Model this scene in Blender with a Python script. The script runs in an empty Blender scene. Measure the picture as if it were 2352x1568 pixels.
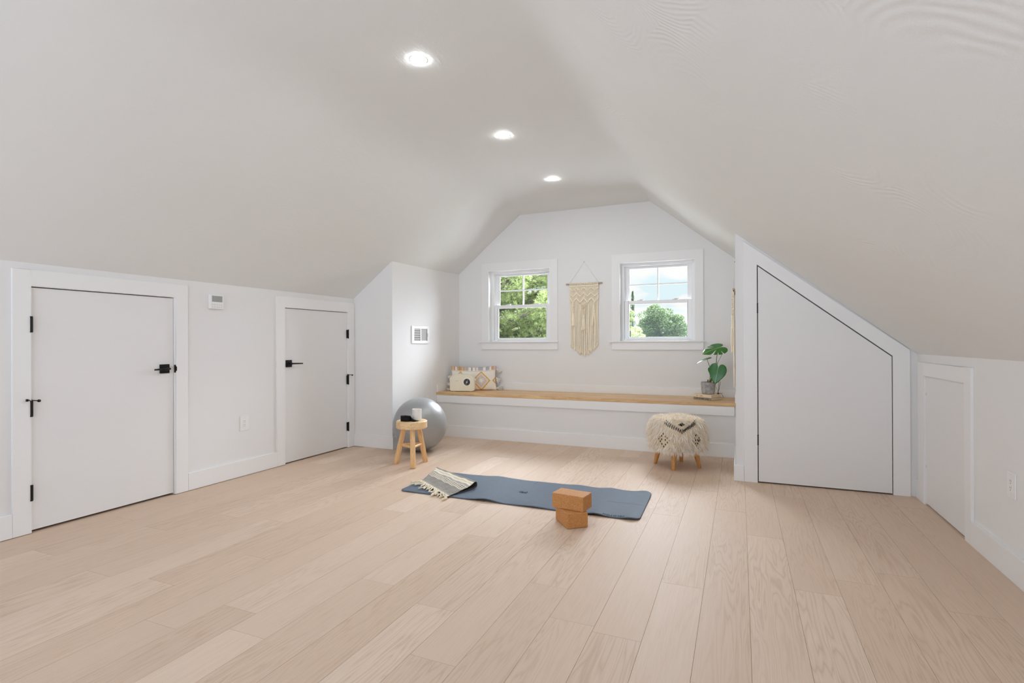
import bpy, bmesh, math, random
import numpy as np
from mathutils import Vector, Matrix
R = math.radians
S = bpy.context.scene
COL = S.collection
rng = random.Random(7)
nr = np.random.RandomState(5)

# ------------------------------------------------------------------ helpers
class MB:
    """collects geometry in world metres; map(a, b, c) turns local into world"""
    def __init__(self, fn=None):
        self.bm = bmesh.new(); self.fn = fn or (lambda a, b, c: Vector((a, b, c)))
        self.uv = self.bm.loops.layers.uv.new('UVMap')
    def v(self, a, b, c): return self.bm.verts.new(self.fn(a, b, c))
    def face(self, vs, uvs=None):
        try: f = self.bm.faces.new(vs)
        except ValueError: return None
        if uvs:
            for l, t in zip(f.loops, uvs): l[self.uv].uv = t
        return f
    def hexa(self, p):
        q = [self.v(*x) for x in p]
        for i in ((0,3,2,1),(4,5,6,7),(0,1,5,4),(1,2,6,5),(2,3,7,6),(3,0,4,7)): self.face([q[k] for k in i])
        return self
    def box(self, a0, a1, b0, b1, c0, c1):
        self.hexa([(a0,b0,c0),(a1,b0,c0),(a1,b1,c0),(a0,b1,c0),(a0,b0,c1),(a1,b0,c1),(a1,b1,c1),(a0,b1,c1)])
        return self
    def prism(self, poly, c0, c1):
        lo = [self.v(a, b, c0) for a, b in poly]; hi = [self.v(a, b, c1) for a, b in poly]
        n = len(poly)
        self.face(lo[::-1]); self.face(hi)
        for i in range(n): self.face([lo[i], lo[(i+1)%n], hi[(i+1)%n], hi[i]])
        return self
    def tube(self, pts, rad, n=8, cap=True):
        pts = [self.fn(*p) for p in pts]
        if not hasattr(rad, '__len__'): rad = [rad]*len(pts)
        rings = []; ref = None
        for i, p in enumerate(pts):
            t = (pts[min(i+1, len(pts)-1)] - pts[max(i-1, 0)])
            t = t.normalized() if t.length > 1e-9 else Vector((0,0,1))
            if ref is None: ref = t.orthogonal().normalized()
            ref = (ref - t*ref.dot(t))
            ref = ref.normalized() if ref.length > 1e-6 else t.orthogonal().normalized()
            b = t.cross(ref)
            rings.append([self.bm.verts.new(p + (ref*math.cos(2*math.pi*k/n) + b*math.sin(2*math.pi*k/n))*rad[i]) for k in range(n)])
        for i in range(len(rings)-1):
            for k in range(n):
                self.face([rings[i][k], rings[i][(k+1)%n], rings[i+1][(k+1)%n], rings[i+1][k]],
                          [(k/n, i), ((k+1)/n, i), ((k+1)/n, i+1), (k/n, i+1)])
        if cap: self.face(rings[0][::-1]); self.face(rings[-1])
        return self
    def lathe(self, prof, o=(0,0,0), ax=(0,0,1), n=40):
        ax = Vector(ax).normalized(); x = ax.orthogonal().normalized(); y = ax.cross(x); o = Vector(o)
        prev = None
        for r, h in prof:
            if r < 1e-6: ring = [self.bm.verts.new(o + ax*h)]
            else: ring = [self.bm.verts.new(o + ax*h + (x*math.cos(2*math.pi*k/n) + y*math.sin(2*math.pi*k/n))*r) for k in range(n)]
            if prev:
                for k in range(n):
                    a = prev[k % len(prev)]; b = prev[(k+1) % len(prev)]; c = ring[(k+1) % len(ring)]; d = ring[k % len(ring)]
                    q = []
                    for w in (a, b, c, d):
                        if w not in q: q.append(w)
                    if len(q) > 2: self.face(q)
            prev = ring
        return self
    def grid(self, f, nu, nv, cu=False):
        """f(s,t)->(a,b,c); s,t in 0..1"""
        vs = [[self.v(*f(i/nu, j/nv)) for j in range(nv+1)] for i in range(nu if cu else nu+1)]
        for i in range(nu):
            for j in range(nv):
                i2 = (i+1) % nu if cu else i+1
                self.face([vs[i][j], vs[i2][j], vs[i2][j+1], vs[i][j+1]],
                          [(i/nu, j/nv), ((i+1)/nu, j/nv), ((i+1)/nu, (j+1)/nv), (i/nu, (j+1)/nv)])
        return self
    def ball(self, c, r, sx=1, sy=1, sz=1, n=12):
        c = Vector(c)
        def f(s, t):
            th = s*2*math.pi; ph = (t-.5)*math.pi
            return (c.x + sx*r*math.cos(ph)*math.cos(th), c.y + sy*r*math.cos(ph)*math.sin(th), c.z + sz*r*math.sin(ph))
        keep, self.fn = self.fn, (lambda a, b, c: Vector((a, b, c)))
        self.grid(f, n, max(4, n//2), cu=True)
        self.fn = keep
        return self
    def build(self, name, mat, parent=None, loc=None, smooth=None, bevel=0, solid=0):
        bm = self.bm
        bmesh.ops.remove_doubles(bm, verts=bm.verts, dist=1e-5)
        bmesh.ops.recalc_face_normals(bm, faces=bm.faces)
        me = bpy.data.meshes.new(name); bm.to_mesh(me); bm.free()
        o = link_mesh(name, me, mat, parent, loc)
        if smooth:
            for p in me.polygons: p.use_smooth = True
            me.set_sharp_from_angle(angle=R(smooth))
        if solid:
            m = o.modifiers.new('Solid', 'SOLIDIFY'); m.thickness = solid; m.offset = 0
        if bevel:
            m = o.modifiers.new('Bevel', 'BEVEL'); m.width = bevel; m.segments = 2; m.limit_method = 'ANGLE'; m.angle_limit = R(40)
        return o

ORIG = {}
def link_mesh(name, me, mat, parent=None, loc=None):
    if mat: me.materials.append(mat)
    o = bpy.data.objects.new(name, me); COL.objects.link(o)
    base = ORIG[parent] if parent else Vector(loc or (0, 0, 0))
    me.transform(Matrix.Translation(-base))
    if parent: o.parent = parent
    else: o.location = base
    ORIG[o] = base
    return o
def tag(o, label, cat, group=None, kind=None):
    o['label'] = label; o['category'] = cat
    if group: o['group'] = group
    if kind: o['kind'] = kind
    return o
def thing(name, loc, label, cat, group=None, kind=None):
    o = bpy.data.objects.new(name, None); COL.objects.link(o); o.location = loc; o.empty_display_size = .1
    ORIG[o] = Vector(loc)
    return tag(o, label, cat, group, kind)
def raw(name, V, F, mat, parent=None, loc=None):
    me = bpy.data.meshes.new(name); me.from_pydata([tuple(map(float, v)) for v in V], [], F); me.update()
    return link_mesh(name, me, mat, parent, loc)

# ------------------------------------------------------------------ materials
def srgb(r, g, b):
    f = lambda c: c/12.92 if c <= .04045 else ((c+.055)/1.055)**2.4
    return (f(r/255), f(g/255), f(b/255), 1)
class NT:
    def __init__(self, name):
        self.m = bpy.data.materials.new(name); self.m.use_nodes = True
        self.t = self.m.node_tree; self.n = self.t.nodes; self.b = self.n['Principled BSDF']
    def add(self, kind, **kw):
        nd = self.n.new(kind)
        for k, v in kw.items():
            if k.startswith('i_'):
                key = k[2:]; key = int(key) if key.isdigit() else key
                self.put(nd.inputs[key], v)
            else: setattr(nd, k, v)
        return nd
    def put(self, sock, v):
        if hasattr(v, 'is_output') or isinstance(v, bpy.types.NodeSocket): self.t.links.new(v, sock)
        else: sock.default_value = v
    def math(self, op, a, b=0., c=0.):
        nd = self.n.new('ShaderNodeMath'); nd.operation = op
        self.put(nd.inputs[0], a); self.put(nd.inputs[1], b); self.put(nd.inputs[2], c)
        return nd.outputs[0]
    def mix(self, f, a, b, blend='MIX'):
        nd = self.n.new('ShaderNodeMix'); nd.data_type = 'RGBA'; nd.blend_type = blend
        self.put(nd.inputs[0], f); self.put(nd.inputs[6], a); self.put(nd.inputs[7], b)
        return nd.outputs[2]
    def ramp(self, f, stops, interp='LINEAR'):
        nd = self.n.new('ShaderNodeValToRGB'); cr = nd.color_ramp; cr.interpolation = interp
        while len(cr.elements) < len(stops): cr.elements.new(.5)
        for e, (p, c) in zip(cr.elements, stops): e.position = p; e.color = c if len(c) == 4 else (*c, 1)
        self.put(nd.inputs[0], f)
        return nd.outputs[0]
    def coord(self, which='Object', scale=(1,1,1), rot=(0,0,0), loc=(0,0,0)):
        tc = self.n.new('ShaderNodeTexCoord'); mp = self.n.new('ShaderNodeMapping')
        mp.inputs['Scale'].default_value = scale; mp.inputs['Rotation'].default_value = rot; mp.inputs['Location'].default_value = loc
        self.t.links.new(tc.outputs[which], mp.inputs[0])
        return mp.outputs[0]
    def noise(self, vec, scale=5, detail=3, rough=.5, dist=0):
        nd = self.n.new('ShaderNodeTexNoise'); self.put(nd.inputs['Vector'], vec)
        nd.inputs['Scale'].default_value = scale; nd.inputs['Detail'].default_value = detail
        nd.inputs['Roughness'].default_value = rough; nd.inputs['Distortion'].default_value = dist
        return nd.outputs[0]
    def bump(self, h, strength=.2, dist=.01):
        nd = self.n.new('ShaderNodeBump'); self.put(nd.inputs['Height'], h)
        nd.inputs['Strength'].default_value = strength; nd.inputs['Distance'].default_value = dist
        self.t.links.new(nd.outputs[0], self.b.inputs['Normal'])
    def set(self, color=None, rough=None, metal=None, spec=None, **kw):
        if color is not None: self.put(self.b.inputs['Base Color'], color)
        if rough is not None: self.put(self.b.inputs['Roughness'], rough)
        if metal is not None: self.b.inputs['Metallic'].default_value = metal
        if spec is not None: self.b.inputs['Specular IOR Level'].default_value = spec
        return self

def plain(name, c, rough=.5, metal=0, spec=.5, var=.04, scale=30, bump=0, bscale=200):
    t = NT(name); vec = t.coord()
    n = t.noise(vec, scale, 3)
    a = tuple(x*(1-var) for x in c[:3])+(1,); b = tuple(min(1, x*(1+var)) for x in c[:3])+(1,)
    t.set(t.mix(n, a, b), rough, metal, spec)
    if bump: t.bump(t.noise(vec, bscale, 2), bump, .002)
    return t.m
def wood(name, dark, light, axis=1, freq=1., rough=.45, blocks=None):
    t = NT(name); sc = [14, 14, 14]; sc[axis] = 1.1; sc = [s*freq for s in sc]
    vec = t.coord('Object', tuple(sc))
    n = t.noise(vec, 1.6, 4, .6, .6)
    rings = t.math('PINGPONG', t.math('MULTIPLY', n, 9.), 1.)
    s2 = [180*freq]*3; s2[axis] = 6*freq
    fib = t.noise(t.coord('Object', tuple(s2)), 1., 2)
    f = t.math('ADD', t.math('MULTIPLY', rings, .6), t.math('MULTIPLY', fib, .5))
    col = t.mix(f, dark, light)
    if blocks:
        br = t.add('ShaderNodeTexBrick', i_Vector=t.coord('Object'), offset=.43)
        br.inputs['Color1'].default_value = (.88, .86, .82, 1); br.inputs['Color2'].default_value = (1.08, 1.08, 1.06, 1)
        br.inputs['Mortar'].default_value = (.8, .76, .7, 1); br.inputs['Scale'].default_value = 1
        br.inputs['Mortar Size'].default_value = .0006; br.inputs['Brick Width'].default_value = blocks[0]; br.inputs['Row Height'].default_value = blocks[1]
        col = t.mix(1., col, br.outputs[0], 'MULTIPLY')
    t.set(col, rough); t.bump(fib, .05, .001)
    return t.m

WALLC = (.79, .775, .755, 1)
def wall_paint():
    t = NT('wall paint'); v = t.coord()
    t.set(t.mix(t.noise(v, 1.5, 2), (.795,.788,.778,1), (.81,.803,.793,1)), .75, spec=.25)
    t.bump(t.noise(v, 260, 3), .06, .0015)
    return t.m
def ceiling_paint():
    t = NT('ceiling plaster'); v = t.coord()
    warp = t.noise(v, 1.7, 3)
    vo = t.add('ShaderNodeTexVoronoi', i_Vector=t.mix(.16, v, t.add('ShaderNodeTexNoise', i_Vector=v, i_Scale=2.2).outputs[1]), feature='F1')
    vo.inputs['Scale'].default_value = 1.9
    arcs = t.math('SINE', t.math('MULTIPLY', vo.outputs['Distance'], 150.))
    sepx = t.add('ShaderNodeSeparateXYZ', i_Vector=v)
    mask = t.math('MULTIPLY', t.ramp(t.noise(v, 2.6, 4), [(.48, (0,0,0)), (.62, (1,1,1))]), t.ramp(t.math('ADD', t.math('MULTIPLY', sepx.outputs[0], .5), .8), [(.2, (.08,.08,.08)), (.5, (1,1,1))]))
    streak = t.noise(t.coord('Object', (3.2, .9, 3.2), (0, 0, .35)), 4.5, 5, .65)
    h = t.math('ADD', t.math('MULTIPLY', t.math('MULTIPLY', arcs, mask), .2), t.math('MULTIPLY', streak, 1.3))
    h = t.math('ADD', h, t.math('MULTIPLY', t.noise(v, 150, 2), .12))
    t.set(t.mix(t.noise(v, 1.1, 4), (.775,.785,.768,1), (.805,.815,.80,1)), .7, spec=.25)
    t.bump(h, .34, .007)
    return t.m
def floor_mat():
    t = NT('pale oak planks')
    at = t.add('ShaderNodeVertexColor', layer_name='plank')
    sep = t.add('ShaderNodeSeparateColor', i_Color=at.outputs[0])
    tone, off, third = sep.outputs[0], sep.outputs[1], sep.outputs[2]
    tc = t.n.new('ShaderNodeTexCoord')
    cmb = t.add('ShaderNodeCombineXYZ', i_0=t.math('MULTIPLY', off, 37.), i_1=t.math('MULTIPLY', third, 53.), i_2=t.math('MULTIPLY', off, 11.))
    pos = t.add('ShaderNodeVectorMath', operation='ADD'); t.put(pos.inputs[0], tc.outputs['Object']); t.put(pos.inputs[1], cmb.outputs[0])
    def mp(s):
        m = t.n.new('ShaderNodeMapping'); m.inputs['Scale'].default_value = s; t.t.links.new(pos.outputs[0], m.inputs[0]); return m.outputs[0]
    n = t.noise(mp((8.5, .62, 1)), 1., 3.2, .5, .3)
    rings = t.math('PINGPONG', t.math('MULTIPLY', n, 38.), 1.)
    rings = t.math('POWER', rings, 2.6)
    fig = t.ramp(t.noise(mp((2.2, .5, 1)), 1., 2), [(.41, (.12,.12,.12)), (.60, (1,1,1))])
    rings = t.math('MULTIPLY', rings, fig)
    fib = t.noise(mp((210, 4.5, 1)), 1., 3)
    base = t.mix(tone, srgb(208,185,165), srgb(224,204,187))
    c = t.mix(t.math('MULTIPLY', rings, .60), base, srgb(176,148,124))
    c = t.mix(t.math('MULTIPLY', t.math('SUBTRACT', fib, .30), .75), c, srgb(192,164,136))
    c = t.mix(t.math('MULTIPLY', t.noise(mp((1.2, .35, 1)), 1., 2), .35), c, srgb(218,190,162))
    t.set(c, t.math('ADD', .50, t.math('MULTIPLY', fib, .12)), spec=.38)
    t.bump(t.math('ADD', t.math('MULTIPLY', fib, .6), t.math('MULTIPLY', rings, -.5)), .12, .0012)
    return t.m
def glass():
    m = bpy.data.materials.new('window glass'); m.use_nodes = True; nt = m.node_tree; nt.nodes.clear()
    o = nt.nodes.new('ShaderNodeOutputMaterial'); mx = nt.nodes.new('ShaderNodeMixShader')
    tr = nt.nodes.new('ShaderNodeBsdfTransparent'); gl = nt.nodes.new('ShaderNodeBsdfGlossy'); gl.inputs['Roughness'].default_value = .01
    fr = nt.nodes.new('ShaderNodeFresnel'); fr.inputs[0].default_value = 1.35
    tr.inputs[0].default_value = (.97, .985, .98, 1)
    for a, b in ((fr.outputs[0], mx.inputs[0]), (tr.outputs[0], mx.inputs[1]), (gl.outputs[0], mx.inputs[2]), (mx.outputs[0], o.inputs[0])): nt.links.new(a, b)
    return m
def emit(name, c, s):
    t = NT(name); t.set(c, .5)
    t.put(t.b.inputs['Emission Color'], c); t.b.inputs['Emission Strength'].default_value = s
    return t.m
def leaf_mat(name, c0, c1, trans=.35):
    t = NT(name); g = t.n.new('ShaderNodeNewGeometry')
    col = t.mix(g.outputs['Random Per Island'], c0, c1)
    t.set(col, .55, spec=.3)
    tl = t.n.new('ShaderNodeBsdfTranslucent'); t.put(tl.inputs[0], col)
    mx = t.n.new('ShaderNodeMixShader'); mx.inputs[0].default_value = trans
    t.t.links.new(t.b.outputs[0], mx.inputs[1]); t.t.links.new(tl.outputs[0], mx.inputs[2])
    t.t.links.new(mx.outputs[0], t.n['Material Output'].inputs[0])
    return t.m

M = {}
M['wall'] = wall_paint(); M['ceil'] = ceiling_paint(); M['floor'] = floor_mat(); M['glass'] = glass()
M['trim'] = plain('white trim paint', (.84,.835,.825,1), .42, var=.012, scale=3)
M['door'] = plain('white door paint', (.80,.79,.78,1), .45, var=.015, scale=2, bump=.03, bscale=150)
M['vinyl'] = plain('white vinyl', (.88,.88,.875,1), .3, var=.01)
M['black'] = plain('matt black metal', (.012,.012,.012,1), .38, .6, var=.2)
M['gap_dark'] = plain('dark cavity', (.02,.018,.016,1), .9)  # near-black colour standing in for the shade in the door gaps
M['plastic'] = plain('white plastic', (.84,.83,.82,1), .35, var=.01)
M['slot'] = plain('grey slot', (.22,.21,.20,1), .6)
M['screen'] = plain('grey display', srgb(158,160,155), .25, var=.05)
M['button'] = plain('pale buttons', (.70,.69,.67,1), .4)
M['lamp'] = emit('lamp lens', (.94,.98,1,1), 440)
M['oak'] = wood('oak bench top', srgb(198,152,100), srgb(236,202,154), 0, 1., .38, blocks=(1.3, .075))
M['pine'] = wood('pale pine', srgb(214,164,108), srgb(240,204,152), 2, 1.2, .45)
M['pineseat'] = wood('pale pine seat', srgb(212,170,118), srgb(243,214,168), 0, 1., .45)
M['leg'] = wood('honey wood leg', srgb(178,120,60), srgb(214,160,92), 2, 1.4, .4)
M['soil'] = plain('potting soil', (.03,.02,.014,1), .9, var=.5, scale=90)

# ------------------------------------------------------------------ room dimensions (metres)
L, KL = 4.364, 1.804            # left knee wall plane x=-L and its height
YR, L2 = 5.231, 3.793           # left return wall plane, alcove left wall x=-L2
YB, YF = 6.869, 6.237           # window wall, bench front
XA, YD = -.034, 5.239           # alcove right wall, slanted-door wall
XR, KR, MR = 1.322, 1.155, .7927
ZC, ZB = 3.045, .592
YN = -2.6                       # near end behind the photographer
T = .018

# planks
bm = bmesh.new(); cl = bm.loops.layers.color.new('plank')
joints = {-11: [1.565], -8: [2.29], -5: [1.81], -4: [2.6], -3: [2.305], -1: [2.87], 0: [2.07, 4.275], 1: [3.79], 2: [3.047]}
k0, W = -19, .2115
for k in range(k0, 9):
    x0 = .038 + (k-1)*W + .0; x1 = x0 + W
    if x0 > XR + .1: break
    r = random.Random(100+k)
    ys = list(joints.get(k) or [YN + r.uniform(.3, 1.9)])
    while ys[-1] < YB + .2: ys.append(ys[-1] + r.uniform(1.7, 2.2))
    while ys[0] > YN: ys.insert(0, ys[0] - r.uniform(1.7, 2.2))
    ys[0] = YN - .1; ys[-1] = YB + .1
    for y0, y1 in zip(ys, ys[1:]):
        g = .0006
        c = (r.random(), r.random(), r.random(), 1)
        p = [(x0+g, y0+g), (x1-g, y0+g), (x1-g, y1-g), (x0+g, y1-g)]
        top = [bm.verts.new((a, b, 0)) for a, b in p]; bot = [bm.verts.new((a, b, -.012)) for a, b in p]
        fs = [bm.faces.new(top)] + [bm.faces.new([top[i], bot[i], bot[(i+1)%4], top[(i+1)%4]]) for i in range(4)]
        for f in fs:
            for l in f.loops: l[cl] = c
sub = [bm.verts.new(p) for p in ((-5.2,YN-.2,-.004),(XR+.3,YN-.2,-.004),(XR+.3,YB+.2,-.004),(-5.2,YB+.2,-.004))]
f = bm.faces.new(sub)
for l in f.loops: l[cl] = (.0, .5, .5, 1)
me = bpy.data.meshes.new('floor'); bm.to_mesh(me); bm.free()
fl = link_mesh('floor', me, M['floor']); tag(fl, 'pale oak plank floor running towards the windows', 'floor', kind='structure')

# ceiling: flat strip between two slopes, lofted along the room with eased creases
def ceil_section(xl, xr, k=1.):
    ml = (ZC-KL)/(L-xl); pts = []
    mr_ = (ZC-KR)/(XR-xr)
    def eased(px, pz, d1, d2, rad, n=6):
        o = []
        for i in range(n+1):
            t = i/n
            a = (px+d1[0]*rad, pz+d1[1]*rad); b = (px+d2[0]*rad, pz+d2[1]*rad)
            o.append(((1-t)**2*a[0]+2*t*(1-t)*px+t*t*b[0], (1-t)**2*a[1]+2*t*(1-t)*pz+t*t*b[1]))
        return o
    l1 = math.hypot(1, ml); l2 = math.hypot(1, mr_)
    pts.append((-L-.35, KL-.35*ml)); pts.append((-L, KL)); pts.append((-L+.6, KL+.6*ml))
    pts += eased(-xl, ZC, (-1/l1, -ml/l1), (1, 0), .22*k)
    pts += eased(xr, ZC, (-1, 0), (1/l2, -mr_/l2), .10*k)
    pts.append((XR-.6, KR+.6*mr_)); pts.append((XR, KR)); pts.append((XR+.35, KR-.35*mr_))
    return pts
secs = [(YN-.1, 2.66, -1.015, 1), (3., 2.685, -1.02, 1), (5.0, 2.70, -1.022, 1), (6.1, 2.745, -1.03, .6), (YB-.02, 2.825, -1.037, .12), (YB+.12, 2.83, -1.038, .1)]
b = MB(); rows = []
for y, xl, xr, kk in secs:
    s = ceil_section(xl, xr, kk)
    rows.append(([b.v(x, y, z) for x, z in s], [b.v(x, y, z+.16) for x, z in s]))
for (lo0, hi0), (lo1, hi1) in zip(rows, rows[1:]):
    for i in range(len(lo0)-1):
        b.face([lo0[i], lo0[i+1], lo1[i+1], lo1[i]]); b.face([hi0[i], hi1[i], hi1[i+1], hi0[i+1]])
    b.face([lo0[0], lo1[0], hi1[0], hi0[0]]); b.face([lo0[-1], hi0[-1], hi1[-1], lo1[-1]])
for (lo, hi) in (rows[0], rows[-1]):
    for i in range(len(lo)-1): b.face([lo[i], lo[i+1], hi[i+1], hi[i]])
tag(b.build('ceiling', M['ceil'], smooth=60), 'swirled white plaster ceiling with a flat strip between two slopes', 'ceiling', kind='structure')
def zr(x): return KR + MR*(XR-x)

# wall mappings: a along the wall, b up, c out of the wall into the room
WL = lambda a, b_, c: Vector((-L+c, a, b_))
WR = lambda a, b_, c: Vector((XR-c, a, b_))
WD = lambda a, b_, c: Vector((a, YD-c, b_))
WA = lambda a, b_, c: Vector((-L2+c, a, b_))
WA2 = lambda a, b_, c: Vector((XA-c, a, b_))
WF = lambda a, b_, c: Vector((a, YB-c, b_))
WT = lambda a, b_, c: Vector((a, YR-c, b_))
def wallobj(name, label, fn, boxes, prisms=()):
    w = MB(fn)
    for x in boxes: w.box(*x)
    for poly, c0, c1 in prisms: w.prism(poly, c0, c1)
    return tag(w.build(name, M['wall']), label, 'wall', kind='structure')

D1 = (1.986, 2.977, 1.652); D2 = (4.139, 5.116, 1.637); D4 = (4.215, 5.028, .995)
wallobj('wall_left', 'low white knee wall with two black-handled doors', WL, [
    (YN, D1[0], 0, KL+.05, -.12, 0), (D1[1], D2[0], 0, KL+.05, -.12, 0), (D2[1], YR+.1, 0, KL+.05, -.12, 0),
    (D1[0], D1[1], D1[2], KL+.05, -.12, 0), (D2[0], D2[1], D2[2], KL+.05, -.12, 0), (YN, YR+.1, 0, KL+.02, -.16, -.12)])
wallobj('wall_left_return', 'short white wall between the knee wall and the window nook', WT, [(-L-.12, -L2-.001, 0, 2.42, -.1, 0)])
wallobj('wall_alcove_left', 'bright white side wall of the window nook with a vent', WA, [(YR+.001, YB+.05, 0, 2.42, -.1, 0)])
wallobj('wall_alcove_right', 'white side wall of the window nook beside the slanted door', WA2, [(YD+.001, YB+.05, 0, 2.4, -.1, 0)])
wallobj('wall_right', 'low white knee wall with a small square access door', WR, [
    (YN, D4[0], 0, KR+.05, -.12, 0), (D4[1], YD+.1, 0, KR+.05, -.12, 0), (D4[0], D4[1], D4[2], KR+.05, -.12, 0), (YN, YD+.1, 0, KR+.02, -.16, -.12)])
# slanted-door wall
DX0, DX1, DZ0, DZ1 = .145, 1.153, 1.950, 1.139
wallobj('wall_right_return', 'white wall holding the slanted door under the right slope', WD,
    [(XA, DX0, 0, 2.0, -.1, 0), (DX1, XR+.1, 0, 1.0, -.1, 0), (XA, XR+.1, 0, 1.0, -.14, -.1)],
    [([(XA, 2.0), (DX0, 2.0), (DX0, zr(DX0)+.04), (XA, zr(XA)+.04)], -.1, 0),
     ([(DX1, 1.0), (XR+.1, 1.0), (XR+.1, zr(XR+.1)+.04), (DX1, zr(DX1)+.04)], -.1, 0),
     ([(DX0, DZ0), (DX1, DZ1), (DX1, zr(DX1)+.04), (DX0, zr(DX0)+.04)], -.1, 0),
     ([(XA, 1.0), (XR+.1, 1.0), (XR+.1, zr(XR+.1)+.04), (XA, zr(XA)+.04)], -.14, -.1)])
# window wall
WX = [(-3.316, -2.372), (-1.435, -.497)]; WZ0, WZ1 = 1.274, 2.290
wallobj('wall_far', 'white gable wall with two windows and a woven hanging', WF, [
    (-L2-.1, WX[0][0], 0, 3.15, -.21, 0), (WX[0][1], WX[1][0], 0, 3.15, -.21, 0), (WX[1][1], XA+.1, 0, 3.15, -.21, 0),
    (WX[0][0], WX[0][1], 0, WZ0, -.21, 0), (WX[1][0], WX[1][1], 0, WZ0, -.21, 0),
    (WX[0][0], WX[0][1], WZ1, 3.15, -.21, 0), (WX[1][0], WX[1][1], WZ1, 3.15, -.21, 0)])
# near gable behind the photographer, with a wide opening added to let fill light in
wn = MB(lambda a, b_, c: Vector((a, YN-c, b_)))
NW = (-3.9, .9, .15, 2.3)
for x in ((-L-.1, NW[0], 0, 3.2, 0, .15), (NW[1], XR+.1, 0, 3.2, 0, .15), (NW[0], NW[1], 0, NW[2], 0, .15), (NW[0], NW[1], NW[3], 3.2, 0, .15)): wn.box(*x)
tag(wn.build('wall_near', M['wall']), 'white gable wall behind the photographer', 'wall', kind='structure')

# ------------------------------------------------------------------ baseboards and trim
def board(name, fn, boxes, label):
    w = MB(fn)
    for x in boxes: w.box(*x)
    return tag(w.build(name, M['trim'], bevel=.002), label, 'baseboard', kind='structure')
BH = .15
board('baseboard_left', WL, [(YN, 1.886, 0, BH+.005, 0, T), (3.085, 4.034, 0, BH, 0, T)], 'white baseboard along the left knee wall')
board('baseboard_return', WT, [(-L+.001, -L2+T, 0, .144, 0, T)], 'white baseboard on the short return wall')
board('baseboard_alcove_left', WA, [(YR+.0005, YF-.0005, 0, .144, 0, T)], 'white baseboard behind the exercise ball')
board('baseboard_right', WR, [(YN, 4.113, 0, BH, 0, T), (5.166, YD-.001, 0, BH, 0, T)], 'white baseboard along the right knee wall')
w = MB(WD); w.box(XA-T, .034, 0, .141, 0, T)
w.fn = WA2; w.box(YD+.0005, YF-.02, 0, .141, 0, T)
tag(w.build('baseboard_alcove_right', M['trim'], bevel=.002), 'white baseboard wrapping the corner left of the slanted door', 'baseboard', kind='structure')
def strip(name, fn, x, label): tag(MB(fn).box(*x).build(name, M['trim'], bevel=.002), label, 'trim', kind='structure')
strip('trim_1', WF, (-L2+.0155, XA-.0155, ZB, .692, 0, .015), 'white trim strip along the back of the bench')
strip('trim_2', WA, (YF-.005, YB-.0005, ZB, .692, 0, .015), 'white trim strip at the left end of the bench')
strip('trim_3', WA2, (YF-.005, YB-.0005, ZB, .692, 0, .015), 'white trim strip at the right end of the bench')

# ------------------------------------------------------------------ doors
def hinge(par, fn, a, z0, z1, c=.004, r=.0075):
    h = MB(fn); h.tube([(a, z0, c), (a, z1, c)], r, 10)
    for z in (z0, z1): h.tube([(a, z-.004, c), (a, z+.004, c)], r*1.12, 10)
    h.box(a-.011, a+.011, z0, z1, -.004, c-.002)
    return h.build('hinge', M['black'], par, smooth=40)
def lever(par, fn, ac, zc, a_end, face):
    hd = MB(fn).box(ac-.039, ac+.039, zc-.037, zc+.037, face, face+.011).build('rosette', M['black'], par, bevel=.002)
    s = 1 if a_end > ac else -1
    h = MB(fn)
    h.tube([(ac, zc, face+.011), (ac, zc, face+.016), (ac, zc, face+.05)], [.017, .012, .012], 14)
    h.tube([(ac-s*.018, zc, face+.05), (ac+s*.01, zc, face+.052), (a_end, zc-.003, face+.052)], [.0085, .0085, .0065], 12)
    h.build('lever', M['black'], hd, smooth=40)
def door(name, label, fn, op, cas, leaf, zt_cas, zb, face, loc):
    root = thing(name, loc, label, 'door', kind='structure')
    a0, a1, zt = op
    c = MB(fn)
    c.box(cas[0], a0, 0, zt_cas, 0, T); c.box(a1, cas[1], 0, zt_cas, 0, T); c.box(a0, a1, zt, zt_cas, 0, T)
    c.build('casing', M['trim'], root, bevel=.0018)
    j = MB(fn)
    j.box(a0, a0+.004, 0, zt, -.1, T-.003); j.box(a1-.004, a1, 0, zt, -.1, T-.003); j.box(a0+.004, a1-.004, zt-.004, zt, -.1, T-.003)
    j.build('jamb', M['trim'], root)
    MB(fn).box(a0+.004, a1-.004, 0, zt-.004, -.118, -.108).build('gap_shade', M['gap_dark'], root)  # dark sheet painted as the shade seen round the door panel
    MB(fn).box(leaf[0], leaf[1], zb, leaf[2], face-.035, face).build('door_panel', M['door'], root, bevel=.0015)
    return root
d = door('door_1', 'widest low white door, nearest in the left knee wall, black lever on its right', WL, D1, (1.887, 3.083), (D1[0]+.007, D1[1]-.007, D1[2]-.010), 1.757, .013, -.006, (-L, 2.48, 0))
for z0, z1 in ((1.343, 1.443), (.780, .880), (.218, .317)): hinge(d, WL, 1.9885, z0, z1, c=.017)
lever(d, WL, 2.893, 1.054, 2.783, -.006)
s = MB(WL); s.tube([(1.9885, .882, .004), (1.9885, .892, .004)], .010, 10)
s.tube([(1.958, .889, .034), (1.9885, .886, .010), (2.024, .880, .030)], .0032, 8)
s.tube([(1.952, .889, .031), (1.964, .889, .034)], .0085, 10); s.tube([(2.021, .880, .026), (2.027, .880, .036)], .009, 10)
s.build('door_stop', M['black'], d, smooth=40)
s = MB(WL); s.prism([(2.9715, 1.018), (2.9715, 1.084), (2.9775, 1.084), (2.9775, 1.018)], .0, .017)
s.prism([(2.9735, 1.026), (2.9735, 1.076), (2.984, 1.066), (2.984, 1.036)], .0172, .0205)
s.build('strike_plate', M['black'], d, bevel=.001)
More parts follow.
